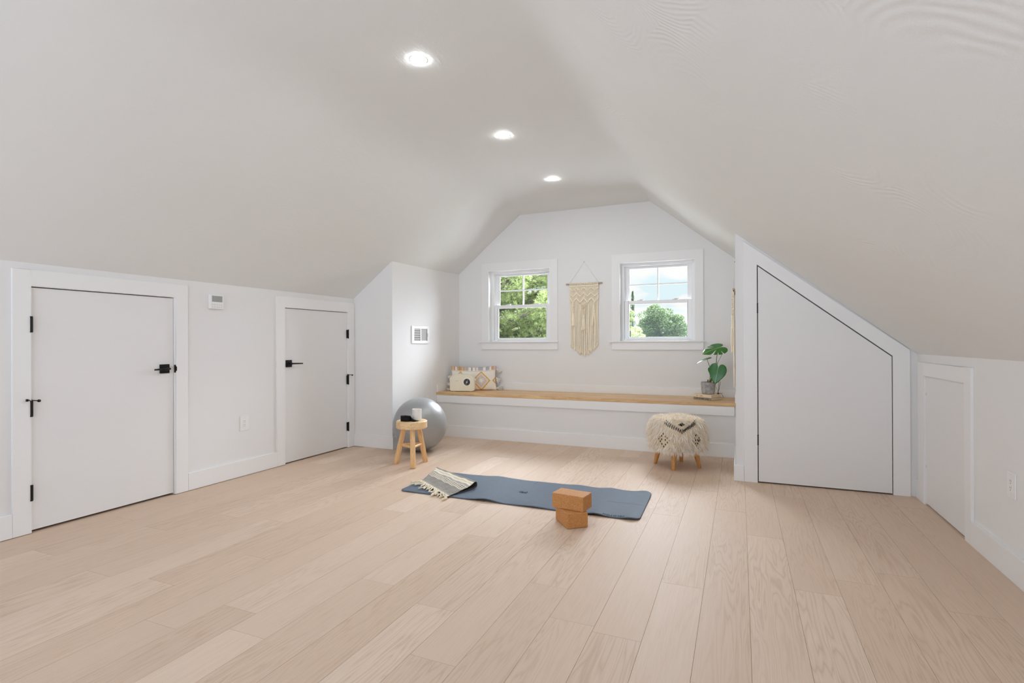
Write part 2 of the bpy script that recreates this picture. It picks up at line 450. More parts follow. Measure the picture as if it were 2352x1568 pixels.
d = door('door_2', 'low white door between the outlet and the return wall, black hinges on its right', WL, D2, (4.034, 5.226), (D2[0]+.006, D2[1]-.006, D2[2]-.009), 1.747, .008, -.006, (-L, 4.63, 0))
for z0, z1 in ((1.320, 1.420), (.765, .870), (.203, .304)): hinge(d, WL, 5.113, z0, z1, c=.016)
lever(d, WL, 4.206, 1.047, 4.352, -.006)
s = MB(WL); s.tube([(5.113, .872, .008), (5.113, .884, .008)], .010, 10); s.tube([(5.113, .879, .010), (5.128, .876, .04), (5.140, .873, .05)], .0032, 8)
s.tube([(5.136, .873, .05), (5.146, .873, .052)], .0085, 10); s.build('door_stop', M['black'], d, smooth=40)
MB(WL).box(4.139, 4.1445, 1.03, 1.075, -.004, .012).build('latch_plate', M['plastic'], d)
d = door('door_4', 'small plain access door low in the right knee wall beside the slanted door', WR, D4, (4.113, 5.166), (D4[0]+.005, D4[1]-.005, D4[2]-.007), 1.095, .009, .002, (XR, 4.62, 0))
for z in (.296, .852): MB(WR).box(5.006, 5.0205, z-.009, z+.009, .002, .005).build('hinge_plate', M['button'], d)
# slanted door
d = thing('door_3', (.65, YD, 0), 'white door with a slanted top following the sloped ceiling', 'door', kind='structure')
sl = (DZ1-DZ0)/(DX1-DX0)
def top(x, off): return zr(x) - off
c = MB(WD)
CX0, CX1 = .035, 1.270
c.prism([(CX0, 0), (DX0, 0), (DX0, DZ0), (DX0, top(DX0, .008)), (CX0, top(CX0, .008))], 0, T)
c.prism([(DX1, 0), (CX1, 0), (CX1, top(CX1, .008)), (DX1, top(DX1, .008)), (DX1, DZ1)], 0, T)
c.prism([(DX0, DZ0), (DX1, DZ1), (DX1, top(DX1, .008)), (DX0, top(DX0, .008))], 0, T)
c.build('casing', M['trim'], d, bevel=.0015)
MB(WD).prism([(DX0, 0), (DX1, 0), (DX1, DZ1), (DX0, DZ0)], -.09, -.07).build('gap_shade', M['gap_dark'], d)
g = .007
MB(WD).prism([(DX0+g, .012), (DX1-g, .012), (DX1-g, DZ1-.011+g*.8), (DX0+g, DZ0-.011-g*.8)], -.02, .015).build('door_panel', M['door'], d, bevel=.0012)
for z0, z1 in ((1.520, 1.600), (.340, .425)): hinge(d, WD, .1475, z0, z1, c=.015, r=.0055)

# ------------------------------------------------------------------ windows
def window(n, label, x0, x1, sx0, sx1, cx0, cx1):
    cxm = (x0+x1)/2
    root = thing(f'window_{n}', (cxm, YB, WZ0), label, 'window', kind='structure')
    c = MB(WF)
    c.box(cx0, x0, WZ0, WZ1+.103, 0, T); c.box(x1, cx1, WZ0, WZ1+.103, 0, T); c.box(x0, x1, WZ1, WZ1+.103, 0, T)
    c.build('casing', M['trim'], root, bevel=.0015)
    MB(WF).box(sx0, sx1, WZ0-.014, WZ0, -.02, .036).build('stool', M['trim'], root, bevel=.003)
    MB(WF).box(cx0, cx1, WZ0-.112, WZ0-.0145, 0, T).build('apron', M['trim'], root, bevel=.002)
    j = MB(WF)
    j.box(x0, x0+.012, WZ0, WZ1, -.2, T-.002); j.box(x1-.012, x1, WZ0, WZ1, -.2, T-.002); j.box(x0+.012, x1-.012, WZ1-.012, WZ1, -.2, T-.002)
    j.build('jamb', M['vinyl'], root)
    a0, a1 = x0+.012, x1-.012
    f = MB(WF)
    f.box(a0, a0+.036, WZ0, WZ1-.012, -.2, -.085); f.box(a1-.036, a1, WZ0, WZ1-.012, -.2, -.085)
    f.box(a0+.036, a1-.036, WZ1-.045, WZ1-.012, -.2, -.085); f.box(a0+.036, a1-.036, WZ0, WZ0+.018, -.2, -.085)
    f.box(a0+.036, a0+.046, WZ0+.018, WZ1-.045, -.162, -.148); f.box(a1-.046, a1-.036, WZ0+.018, WZ1-.045, -.162, -.148)
    f.build('window_frame', M['vinyl'], root, bevel=.002)
    b0, b1 = a0+.038, a1-.038
    st = .048
    def sash(name, z0, z1, zr0, zr1, c0, c1):
        s = MB(WF)
        s.box(b0, b0+st, z0, z1, c0, c1); s.box(b1-st, b1, z0, z1, c0, c1)
        s.box(b0+st, b1-st, z0, zr0, c0, c1); s.box(b0+st, b1-st, zr1, z1, c0, c1)
        s.box(b0+st, b0+st+.008, zr0, zr1, c0+.004, c1-.008); s.box(b1-st-.008, b1-st, zr0, zr1, c0+.004, c1-.008)
        so = s.build(name, M['vinyl'], root, bevel=.0025)
        MB(WF).box(b0+st, b1-st, zr0, zr1, (c0+c1)/2-.002, (c0+c1)/2+.002).build('pane', M['glass'], so)
        return so
    lo = sash('lower_sash', WZ0+.019, 1.798, 1.326, 1.752, -.142, -.110)
    up = sash('upper_sash', 1.765, WZ1-.046, 1.800, 2.218, -.192, -.163)
    xm = (b0+b1)/2; zm = (1.800+2.218)/2
    m = MB(WF); m.box(xm-.009, xm+.009, 1.800, 2.218, -.186, -.166); m.box(b0+st, xm-.009, zm-.009, zm+.009, -.186, -.166); m.box(xm+.009, b1-st, zm-.009, zm+.009, -.186, -.166)
    m.build('muntin', M['vinyl'], up)
    for q in (.24, .76):
        xk = b0+(b1-b0)*q
        k = MB(WF); k.box(xk-.036, xk+.036, 1.798, 1.806, -.142, -.116); k.tube([(xk, 1.806, -.129), (xk, 1.812, -.129)], .012, 12); k.box(xk-.004, xk+.048, 1.808, 1.815, -.136, -.126)
        k.build('sash_lock', M['button'], lo)
    return root
window(1, 'left double-hung window with the pine branches outside', *WX[0], -3.455, -2.259, -3.413, -2.268)
window(2, 'right double-hung window with the round tree and sky outside', *WX[1], -1.568, -.375, -1.527, -.402)

# ------------------------------------------------------------------ built-in bench
bn = thing('window_bench', ((-L2+XA)/2, YF, 0), 'long built-in white bench with an oak top under the windows', 'bench')
e0, e1 = -L2+.001, XA-.001
MB().box(e0, e1, YF, YB-.001, 0, ZB-.038).build('front_panel', M['wall'], bn)
MB().box(e0, e1, YF-.02, YB-.001, ZB-.037, ZB).build('seat_top', M['oak'], bn, bevel=.003)
MB().box(e0, e1-T, YF-T, YF-.0005, .455, ZB-.0375).build('apron', M['trim'], bn, bevel=.002)
MB().box(-L2+.0005, e1-T, YF-T, YF-.0005, 0, .148).build('plinth', M['trim'], bn, bevel=.002)

# ------------------------------------------------------------------ wall fittings
t = thing('thermostat', (-L, 3.352, 1.635), 'white thermostat with a grey display between the two left doors', 'thermostat')
MB(WL).box(3.284, 3.418, 1.572, 1.702, 0, .028).build('housing', M['plastic'], t, bevel=.004)
MB(WL).box(3.301, 3.404, 1.636, 1.690, .0275, .0288).build('display', M['screen'], t)
for z in (1.611, 1.590):
    for y in (3.308, 3.328, 3.352, 3.374, 3.394):
        MB(WL).box(y-.006, y+.006, z-.0055, z+.0055, .0275, .0298).build('button', M['button'], t, bevel=.001)
def outlet(fn, loc, a0, a1, z0, z1, label, vis=True):
    o = thing('outlet', loc, label, 'outlet', 'white wall outlets')
    MB(fn).box(a0, a1, z0, z1, 0, .0065).build('cover_plate', M['plastic'], o, bevel=.002)
    am, zm = (a0+a1)/2, (z0+z1)/2
    ins = MB(fn).box(am-.0185, am+.0185, zm-.036, zm+.036, .006, .0085).build('receptacle', M['plastic'], o, bevel=.0012)
    s = MB(fn)
    for dz in (.018, -.018):
        for da in (-.0068, .0068): s.box(am+da-.0014, am+da+.0014, zm+dz+.001, zm+dz+.010, .0084, .0089)
        s.tube([(am, zm+dz-.008, .0084), (am, zm+dz-.008, .0089)], .0032, 10)
    s.build('slots', M['slot'], ins)
    for dz in (.055, -.055): MB(fn).tube([(am, zm+dz, .006), (am, zm+dz, .0072)], .003, 10).build('screw', M['button'], o)
outlet(WL, (-L, 3.656, .496), 3.609, 3.703, .427, .566, 'white outlet between the two doors of the left knee wall')
outlet(WR, (XR, 3.618, .496), 3.571, 3.665, .429, .564, 'white outlet on the right knee wall beyond the small access door')
outlet(WA, (-L2, 5.985, .506), 5.948, 6.022, .442, .570, 'white outlet just showing above the silver exercise ball')
v = thing('vent', (-L2, 5.83, 1.363), 'white register vent on the side wall of the window nook', 'vent')
y0, y1, z0, z1 = 5.628, 6.026, 1.252, 1.476
f = MB(WA)
f.box(y0, 5.678, z0, z1, 0, .011); f.box(5.985, y1, z0, z1, 0, .011); f.box(5.678, 5.985, z0, 1.289, 0, .011); f.box(5.678, 5.985, 1.440, z1, 0, .011); f.box(5.818, 5.842, 1.289, 1.440, 0, .011)
f.build('frame', M['plastic'], v, bevel=.003)
MB(WA).box(5.678, 5.818, 1.289, 1.440, 0, .0015).build('duct', M['slot'], v)
for i in range(5):
    z = 1.303+i*.0295
    MB(WA).hexa([(5.678,z,.001),(5.818,z,.001),(5.818,z+.004,.001),(5.678,z+.004,.001),(5.678,z+.010,.010),(5.818,z+.010,.010),(5.818,z+.014,.010),(5.678,z+.014,.010)]).build('louver', M['plastic'], v)
p = MB(WA).box(5.842, 5.985, 1.289, 1.440, .001, .004).build('damper_plate', plain('grey damper', srgb(186,184,181), .8, spec=.15), v)
MB(WA).box(5.986, 6.0, 1.342, 1.385, .011, .02).build('damper_lever', M['plastic'], v, bevel=.002)
MB(WA).tube([(5.652, 1.364, .011), (5.652, 1.364, .013)], .004, 10).build('screw', M['slot'], v)

# recessed lights
for i, (x, y) in enumerate(((-1.853, 2.838), (-1.863, 4.170), (-1.870, 5.500))):
    lab = ('recessed ceiling light nearest the camera, the largest in the row', 'middle one of three recessed ceiling lights', 'recessed ceiling light closest to the window wall')[i]
    t = thing('recessed_light', (x, y, ZC), lab, 'ceiling light', 'recessed ceiling lights in a row')
    MB().lathe([(.050, -.0004), (.0515, -.0018), (.058, -.0018), (.060, -.0004)], (x, y, ZC), n=40).build('trim_ring', M['plastic'], t, smooth=50)
    MB().lathe([(.0498, -.0004), (.0490, -.0024), (.038, -.0040), (.02, -.0050), (0, -.0054)], (x, y, ZC), n=40).build('lens', M['lamp'], t, smooth=60)

# ------------------------------------------------------------------ exercise ball
def ball_mat():
    t = NT('silver rubber'); ax = Vector((.45, -.25, .86)).normalized()
    tc = t.n.new('ShaderNodeTexCoord')
    dp = t.add('ShaderNodeVectorMath', operation='DOT_PRODUCT'); t.put(dp.inputs[0], tc.outputs['Object']); dp.inputs[1].default_value = ax
    ang = t.math('ARCCOSINE', t.math('DIVIDE', dp.outputs['Value'], .311))
    rid = t.math('POWER', t.math('PINGPONG', t.math('MULTIPLY', ang, 9.), 1.), 9.)
    t.set(t.mix(t.noise(tc.outputs['Object'], 6, 3), (.36,.37,.375,1), (.42,.43,.435,1)), .40, .35, .5)
    t.bump(t.math('ADD', rid, t.math('MULTIPLY', t.noise(tc.outputs['Object'], 400, 2), .12)), .2, .003)
    return t.m
BC = Vector((-3.44, 5.28, .31)); BR = .31
b = MB().ball(BC, BR, n=96)
o = b.build('exercise_ball', ball_mat(), smooth=80, loc=BC)
tag(o, 'large silver exercise ball in the corner behind the small wooden stool', 'exercise ball')
pl = MB(); pd = Vector((.45, -.25, .86)).normalized(); pd = -pd
pl.lathe([(.011, BR-.003), (.011, BR+.001), (.008, BR+.0035), (0, BR+.0035)], BC, pd, 16)
pl.build('plug', M['plastic'], o, smooth=40)

# ------------------------------------------------------------------ wooden stool with cup and strap
sc = Vector((-3.128, 4.644, 0)); SZ0, SZ1 = .380, .456; SR = .159
st = thing('wooden_stool', sc, 'small round pale pine stool on three legs in front of the silver ball', 'stool')
MB().lathe([(0, SZ0), (SR-.008, SZ0), (SR, SZ0+.008), (SR, SZ1-.006), (SR-.006, SZ1), (0, SZ1)], sc, n=64).build('seat', M['pineseat'], st, smooth=40)
feet = [(-3.309, 4.621), (-3.018, 4.502), (-3.067, 4.808)]; tops = []; mids = []
for fx, fy in feet:
    dx, dy = fx-sc.x, fy-sc.y; l = math.hypot(dx, dy); dx /= l; dy /= l
    tp = Vector((sc.x+dx*.088, sc.y+dy*.088, SZ0+.004)); ft = Vector((fx, fy, 0))
    pts = [ft+(tp-ft)*k for k in (0, .02, .5, 1)]
    MB().tube(pts, [.0255, .0275, .027, .0245], 18).build('leg', M['pine'], st, smooth=45)
    mids.append(ft+(tp-ft)*.52)
for i in range(3):
    a, c = mids[i], mids[(i+1) % 3]; d = (c-a).normalized()
    MB().tube([a+d*.012, a+d*.03, c-d*.03, c-d*.012], [.011, .013, .013, .011], 12).build('stretcher', M['pine'], st, smooth=45)
cup = MB().lathe([(0, .0), (.044, 0), (.048, .004), (.0485, .118), (.046, .119), (.0445, .117), (.044, .012), (0, .010)], (-3.085, 4.675, SZ1), n=48).build('cup', plain('white ceramic', (.80,.78,.75,1), .35, var=.02), smooth=40, loc=(-3.085, 4.675, SZ1))
tag(cup, 'tall white cup without handle standing on the wooden stool', 'cup')
sp = MB(); c0 = Vector((-3.165, 4.585, SZ1)); pts = []
wd = .052
def ribbon(mb, path, w, th):
    mb.grid(lambda s, t: (lambda p: (p[0], p[1], p[2] + t*w))(path(s)), 160, 4)
def spath(s):
    if s < .80:
        k = s/.80; th = 2.2+k*2*math.pi*5.75; r = .014+.030*k
        return (c0.x+r*math.cos(th)*1.25, c0.y+r*math.sin(th)*.9, SZ1+.0015)
    k = (s-.80)/.20; th = 2.2+2*math.pi*5.75
    ex = (c0.x+.044*math.cos(th)*1.25, c0.y+.044*math.sin(th)*.9)
    return (ex[0]+(-3.045-ex[0])*k+.02*math.sin(k*math.pi), ex[1]+(4.60-ex[1])*k-.035*math.sin(k*math.pi), SZ1+.0015)
def sgrid(s, t):
    x, y, z = spath(s); w = wd*(1-.75*max(0, (s-.80)/.20)**.6)
    return (x, y, z+t*w*(1+.04*math.sin(s*9)))
sp.grid(sgrid, 420, 4)
o = sp.build('yoga_strap', plain('black webbing', (.010,.010,.012,1), .8, spec=.2, var=.3), smooth=60, loc=c0, solid=.0045)
tag(o, 'coiled black strap with its tail trailing round the cup on the stool', 'strap')
bk = MB(); bk.tube([(-3.050, 4.592, SZ1+.006), (-3.030, 4.60, SZ1+.006), (-3.026, 4.618, SZ1+.006), (-3.046, 4.622, SZ1+.006), (-3.056, 4.606, SZ1+.006)], .003, 8)
bk.build('buckle', M['black'], o, smooth=40)

# ------------------------------------------------------------------ shaggy pouf stool
PC = Vector((-.588, 5.627, 0)); PZ0, PZ1 = .185, .492; PH = .245
pf = thing('shaggy_footstool', PC, 'shaggy cream footstool with black woven motifs on four wooden legs before the bench', 'footstool')
def sup(th, n=3.2):
    c, s = math.cos(th), math.sin(th)
    return (abs(c)**n+abs(s)**n)**(-1/n)
ROT = R(45-8)
prof = [(.0, PZ0), (.80, PZ0), (.93, PZ0+.012), (.99, PZ0+.05), (1.02, PZ0+.14), (1.0, PZ1-.075), (.95, PZ1-.03), (.86, PZ1-.008), (.72, PZ1+.003), (.4, PZ1+.012), (0, PZ1+.015)]
def pout(th, k):
    """k along the profile 0..1"""
    q = k*(len(prof)-1); i = min(int(q), len(prof)-2); fr = q-i
    r = prof[i][0]*(1-fr)+prof[i+1][0]*fr; z = prof[i][1]*(1-fr)+prof[i+1][1]*fr
    rr = r*PH*sup(th); a = th+ROT
    return (PC.x+rr*math.cos(a), PC.y+rr*math.sin(a), z)
def pouf_mat():
    t = NT('woven cover'); uv = t.coord('UV'); sep = t.add('ShaderNodeSeparateXYZ', i_Vector=uv)
    u, vv = sep.outputs[0], sep.outputs[1]
    bl = t.math('MULTIPLY', t.math('GREATER_THAN', t.noise(t.coord('UV', (40, 260, 1)), 1., 1), .63), t.math('GREATER_THAN', vv, .80))
    t.set(t.mix(bl, srgb(226,210,184), (.02,.02,.022,1)), .9, spec=.1)
    t.bump(t.noise(t.coord('Object'), 300, 2), .4, .003)
    return t.m
cvb = MB().grid(lambda s, t: pout(s*2*math.pi, t), 96, 60, cu=True)
# black stitched motifs lying on the flat woven patches
front = math.atan2(-.919, .09)        # towards the photographer
def on_cover(du, z, lift=.004):
    th = front + du/ .262
    a = th-ROT
    lo, hi = .25, .75
    best = min((abs(pout(a, k/80)[2]-z), k/80) for k in range(18, 62))[1]
    p = Vector(pout(a, best)); d = Vector((p.x-PC.x, p.y-PC.y, 0)).normalized()
    return p + d*lift, d
def motif(pts):
    for (u0, zz, w_, h_) in pts:
        p, d = on_cover(u0, zz); s = Vector((-d.y, d.x, 0))
        up = Vector((0, 0, 1))
        q = [mo.bm.verts.new(p+s*(sx*w_)+up*(sz*h_)+d*ex) for ex in (0, .004) for sx, sz in ((-1,-1),(1,-1),(1,1),(-1,1))]
        for i in ((0,3,2,1),(4,5,6,7),(0,1,5,4),(1,2,6,5),(2,3,7,6),(3,0,4,7)): mo.face([q[k] for k in i]).material_index = 1
mo = cvb
DW = [(-.125, .300, .085, .082), (.205, .305, .050, .075)]
for cx, cz, hw, hh in DW:
    for i in range(-3, 4):
        for j in range(-3, 4):
            if abs(i)+abs(j) in (3,) or (abs(i)+abs(j) == 1 and i): motif([(cx+i*hw*.24, cz+j*hh*.25, .0035, .008)])
for i in range(-9, 10):
    x = .045+i*.018; zb = .372+abs(i)*.0088
    if zb < .455: motif([(x, zb+.014, .003, .013), (x+.007, zb+.03, .0022, .010)])
for i in range(-3, 4):
    motif([(.045+i*.009, .456-.000*i, .004, .016-abs(i)*.004)])
cover = mo.build('cover', pouf_mat(), pf, smooth=60); cover.data.materials.append(plain('black yarn', (.018,.018,.02,1), .9, spec=.1))
# tufts
V = []; F = []
def tuft_ok(du, z):
    for cx, cz, hw, hh in DW:
        if abs(du-cx)/hw + abs(z-cz)/hh < 1: return False
    if z > .36 and abs(du-.045) < .175 and z > .352+abs(du-.045)*.52 and z < .475: return False
    return True
for i in range(17000):
    th = nr.uniform(0, 2*math.pi); k = nr.uniform(.14, 1)**1.0
    if k > .75 and nr.rand() > .55: continue
    p = Vector(pout(th, k)); a = th+ROT; du = ((a-front+math.pi) % (2*math.pi)-math.pi)*.262
    if not tuft_ok(du, p.z) and k < .74: continue
    d = Vector((math.cos(a), math.sin(a), 0)); s = Vector((-d.y, d.x, 0))
    topf = min(1, max(0, (k-.6)/.2))
    ln = nr.uniform(.034, .075)*(1-.45*topf)
    out = d*(1-topf)*nr.uniform(.35, .75)+Vector((0, 0, 1))*(topf*.4-(1-topf)*.55)+s*(.45*math.sin(th*23+k*31)+nr.normal(0, .22))+d*topf*nr.normal(0, .55)+s*topf*nr.normal(0, .4)
    out.normalize()
    sag = Vector((0, 0, -1))*(.55 if topf < .5 else .25)
    w_ = s*math.cos(i)+Vector((0, 0, 1))*math.sin(i)*.4+d*math.sin(i)*.5
    w_ = w_.normalized()*nr.uniform(.0012, .0022)
    p1 = p+out*ln*.5; p2 = p1+(out+sag).normalized()*ln*.5
    n0 = len(V); V += [p-w_, p+w_, p1+w_*.9, p1-w_*.9, p2]; F += [(n0, n0+1, n0+2, n0+3), (n0+3, n0+2, n0+4)]
def yarn_mat():
    t = NT('shaggy yarn'); g = t.n.new('ShaderNodeNewGeometry')
    t.set(t.ramp(g.outputs['Random Per Island'], [(0, srgb(232,214,188)), (.5, srgb(248,240,226)), (1, srgb(254,252,249))]), .85, spec=.1)
    return t.m
M['yarn'] = yarn_mat()
fz = raw('fringe', V, F, M['yarn'], pf); fz['kind'] = 'stuff'
for fx, fy in ((-.810, 5.647), (-.601, 5.408), (-.569, 5.841), (-.373, 5.611)):
    ft = Vector((fx, fy, 0)); d = (ft-PC); d.z = 0; tp = PC + d*.80; tp.z = PZ0+.012
    MB().tube([ft, ft+Vector((0,0,.004)), ft+(tp-ft)*.5, tp], [.0165, .018, .024, .030], 20).build('leg', M['leg'], pf, smooth=45)

# ------------------------------------------------------------------ yoga mat
MA, MB_, MC, MD = (Vector(p) for p in ((-2.671, 3.769, 0), (-2.669, 4.477, 0), (-.671, 4.499, 0), (-.653, 3.774, 0)))
waves = [(-1.86, 0, .10, .019), (-2.2, 0, .12, .001), (-1.45, 0, .09, .008), (-.98, 0, .07, .013), (-.72, 0, .055, .014), (-2.05, 1, .12, .012), (-1.3, 1, .10, .006), (-1.0, 1, .07, .010), (-.72, 1, .07, .016), (-2.42, 1, .1, .001)]
def mat_z(s, t):
    x = -2.671+2.01*s
    z = .0052+.0008*math.sin(x*19)+.0006*math.sin(x*31+t*3)
    for cx, side, w_, h in waves:
        e = t if side else 1-t
        z += h*math.exp(-((x-cx)/w_)**2)*max(0, (e-.35)/.65)**2.2
    return z
def mat_xy(s, t):
    r = .06/2.0; ln = 2.0; wd_ = .715; e = min(s, 1-s)*ln; rr = .06
    lim = 1.
    if e < rr: lim = 1-(rr-math.sqrt(max(0, rr*rr-(rr-e)**2)))*2/wd_
    t2 = .5+(t-.5)*lim
    p = (MA*(1-s)+MD*s)*(1-t2)+(MB_*(1-s)+MC*s)*t2
    return p, t2
def mat_f(s, t):
    s = s**1.0; s = .5-.5*math.cos(s*math.pi) if False else s
    p, t2 = mat_xy(s, t); return (p.x, p.y, mat_z(s, t2))
def ss(i, n=220):
    k = i
    return k
def matmat():
    t = NT('slate rubber'); v = t.coord('Object', (330, 12, 1), (0, 0, R(0)))
    rib = t.noise(t.coord('Object', (16, 220, 1), (0, 0, R(-90))), 1., 2)
    t.set(t.mix(rib, srgb(80,92,106), srgb(104,116,131)), .66, spec=.3); t.bump(rib, .25, .002)
    return t.m
edge = [0, .002, .005, .009, .014, .02, .026, .032]
def smap(s):   # denser columns at both rounded ends
    n = len(edge)-1; q = s*240
    if q <= n: i = min(int(q), n-1); return edge[i]+(edge[i+1]-edge[i])*(q-i)
    if q >= 240-n: return 1-smap(1-s)
    return edge[-1]+(1-2*edge[-1])*(q-n)/(240-2*n)
mt = MB().grid(lambda s, t: mat_f(smap(s), t), 240, 40).build('yoga_mat', matmat(), smooth=70, loc=(-1.66, 4.13, 0), solid=.005)
tag(mt, 'long slate blue exercise mat with wavy edges lying on the floor', 'mat')
M['ink'] = plain('dark print', srgb(26,31,40), .8, spec=.1)
def at_mat(x, y, lift=.0034):
    s = (x+2.671)/2.009; t = (y-(3.769+.005*s))/(.708+.017*s)
    return mat_z(min(max(s,0),1), min(max(t,0),1))+lift
def flat_strip(mb, pts, w_):
    prev = None
    for i, (x, y) in enumerate(pts):
        a = pts[max(i-1, 0)]; c = pts[min(i+1, len(pts)-1)]; dx, dy = c[0]-a[0], c[1]-a[1]; l = math.hypot(dx, dy) or 1
        nx, ny = -dy/l*w_, dx/l*w_
        q = [mb.bm.verts.new((x+nx, y+ny, at_mat(x+nx, y+ny))), mb.bm.verts.new((x-nx, y-ny, at_mat(x-nx, y-ny)))]
        if prev: mb.face([prev[0], prev[1], q[1], q[0]])
        prev = q
ln = MB(); flat_strip(ln, [(-.965+.27*i/24, 4.135+.003*i/24) for i in range(25)], .0014); ln.build('alignment_line', M['ink'], mt)
ln = MB(); flat_strip(ln, [(-1.668+.003*i/8, 4.374+.09*i/8) for i in range(9)], .0012); ln.build('alignment_line', M['ink'], mt)
lg = MB(); cx, cy = -1.656, 4.120
flat_strip(lg, [(cx+.021*math.cos(R(a)), cy+.024*math.sin(R(a))) for a in range(-215, 66, 12)], .0032)
flat_strip(lg, [(cx-.020, cy-.030), (cx-.004, cy-.008), (cx+.010, cy+.012)], .0032)
flat_strip(lg, [(cx+.022, cy-.034), (cx+.008, cy-.020)], .0032)
flat_strip(lg, [(cx-.052, cy+.020), (cx-.026, cy+.020), (cx-.046, cy-.012), (cx-.020, cy-.022)], .0034)
lg.build('logo', M['ink'], mt)
tc_ = bpy.data.curves.new('lettering', 'FONT'); tc_.body = 'PELOTON'; tc_.size = .034; tc_.align_x = 'CENTER'; tc_.align_y = 'CENTER'; tc_.space_character = 1.28; tc_.offset = .0006
to = bpy.data.objects.new('tmp_text', tc_); COL.objects.link(to)
bpy.context.view_layer.update()
tm = bpy.data.meshes.new_from_object(to.evaluated_get(bpy.context.evaluated_depsgraph_get()))
bpy.data.objects.remove(to); bpy.data.curves.remove(tc_)
tm.name = 'lettering'
tb = bmesh.new(); tb.from_mesh(tm); bmesh.ops.triangulate(tb, faces=tb.faces)
bmesh.ops.subdivide_edges(tb, edges=[e for e in tb.edges if e.calc_length() > .008], cuts=2)
for v_ in tb.verts:
    x, y = -.842-v_.co.x*.86, 3.806-v_.co.y*1.05
    v_.co = (x, y, at_mat(x, y, .0046))
tb.to_mesh(tm); tb.free()
link_mesh('lettering', tm, M['ink'], mt)

# ------------------------------------------------------------------ folded towel
TA, TB, TC, TD = (Vector(p) for p in ((-2.640, 4.075, 0), (-2.175, 3.745, 0), (-2.085, 4.085, 0), (-2.690, 4.430, 0)))
tprof = [(.30, .0135), (.6, .0135), (.93, .0135), (.985, .018), (1.01, .030), (1.005, .046), (.975, .058), (.92, .060), (.80, .050), (.6, .038), (.4, .030), (.2, .024), (.05, .017), (0, .0145)]
acc = [0]
for a, c in zip(tprof, tprof[1:]): acc.append(acc[-1]+math.hypot((c[0]-a[0])*.35, c[1]-a[1]))
def tw(s, t):
    q = t*acc[-1]; i = 0
    while i < len(acc)-2 and acc[i+1] < q: i += 1
    f_ = (q-acc[i])/(acc[i+1]-acc[i]); tt = tprof[i][0]*(1-f_)+tprof[i+1][0]*f_; z = tprof[i][1]*(1-f_)+tprof[i+1][1]*f_
    s2 = s+.012*math.sin(tt*7+1)*(.5-s)
    p = (TA*(1-s2)+TB*s2)*(1-tt)+(TD*(1-s2)+TC*s2)*tt
    if t > .42:
        wr = .007*math.sin(s*15+tt*6)*math.sin(tt*5.5+.4)+.005*math.sin(s*31-tt*13+1.5)
        z += max(-.5, wr/.012)*.0075*min(1, 4*tt+.15)*(.25+.75*min(1, (1.02-tt)*4)) + .012*s*s*max(0, tt-.5)
    lift = .011 if mat_xy else 0
    return (p.x, p.y, z+lift*.0)
def towel_mat():
    t = NT('striped cotton'); sep = t.add('ShaderNodeSeparateXYZ', i_Vector=t.coord('UV')); vv = t.math('ADD', sep.outputs[1], t.math('MULTIPLY', t.math('SUBTRACT', t.noise(t.coord('UV', (3, 3, 1)), 1., 2), .5), .002))
    g1, g2, cr_, dk = srgb(150,146,140), srgb(176,174,170), srgb(238,228,206), srgb(92,88,84)
    stops = [(0, dk), (.44, g1), (.50, cr_), (.535, srgb(214,206,192)), (.56, cr_), (.595, g2), (.635, cr_), (.655, g1), (.67, cr_), (.685, g1), (.70, cr_), (.715, g1), (.73, cr_), (.75, g1), (.90, srgb(158,154,147)), (.955, g2), (.975, srgb(198,196,192))]
    c = t.ramp(vv, stops, 'CONSTANT')
    dash = t.math('GREATER_THAN', t.math('SINE', t.math('MULTIPLY', sep.outputs[0], 150.)), .1)
    inr = t.math('MULTIPLY', t.math('GREATER_THAN', vv, .635), t.math('LESS_THAN', vv, .75))
    c = t.mix(t.math('MULTIPLY', t.math('MULTIPLY', dash, inr), .55), c, g1)
    t.set(c, .9, spec=.1); t.bump(t.math('ADD', t.math('MULTIPLY', t.noise(t.coord('UV', (300, 300, 1)), 1., 1), .12), t.noise(t.coord('Object', (22, 22, 5)), 1., 3, .55, 1.2)), .8, .010)
    return t.m
tl = MB().grid(tw, 60, 90).build('towel', towel_mat(), smooth=80, loc=(-2.4, 4.08, .01), solid=.0035)
tag(tl, 'folded grey and cream striped towel with knotted fringe on the left end of the mat', 'towel')
fr = MB(); rr_ = random.Random(3)
nf = 34
for i in range(nf):
    s = (i+.5)/nf; p0 = Vector(tw(s, 1.0)); p0.z += .002
    o_ = (TA-TD).normalized()*.75 + (TB-TA).normalized()*rr_.uniform(-.75, .45); o_.z = 0; o_.normalize()
    ln_ = rr_.uniform(.065, .125); side = Vector((-o_.y, o_.x, 0))
    off_mat = lambda p: .0125 if True else 0
    pts = []; rad = []
    bend = rr_.uniform(-.3, .3)
    for k in range(9):
        f_ = k/8; q = p0+o_*ln_*f_+side*bend*ln_*f_*f_
        on = q.y > 3.752 and q.x > -2.70
        q.z = max((.0185 if on else .0125), p0.z-.010*f_)+.004*math.sin(f_*math.pi*2)**2
        pts.append(q); rad.append([.0042, .0046, .0092, .0064, .0044, .0048, .0054, .0068, .0048][k])
    fr.tube(pts, rad, 8)
    for e in (-1, 1):
        fr.tube([pts[0]+side*e*.010, pts[1]+side*e*.006+Vector((0,0,.003)), pts[2]+Vector((0,0,.004))], [.003, .0045, .005], 6)
fr.build('fringe', plain('cream cotton cord', srgb(232,220,196), .9, spec=.1, var=.08), tl, smooth=80)

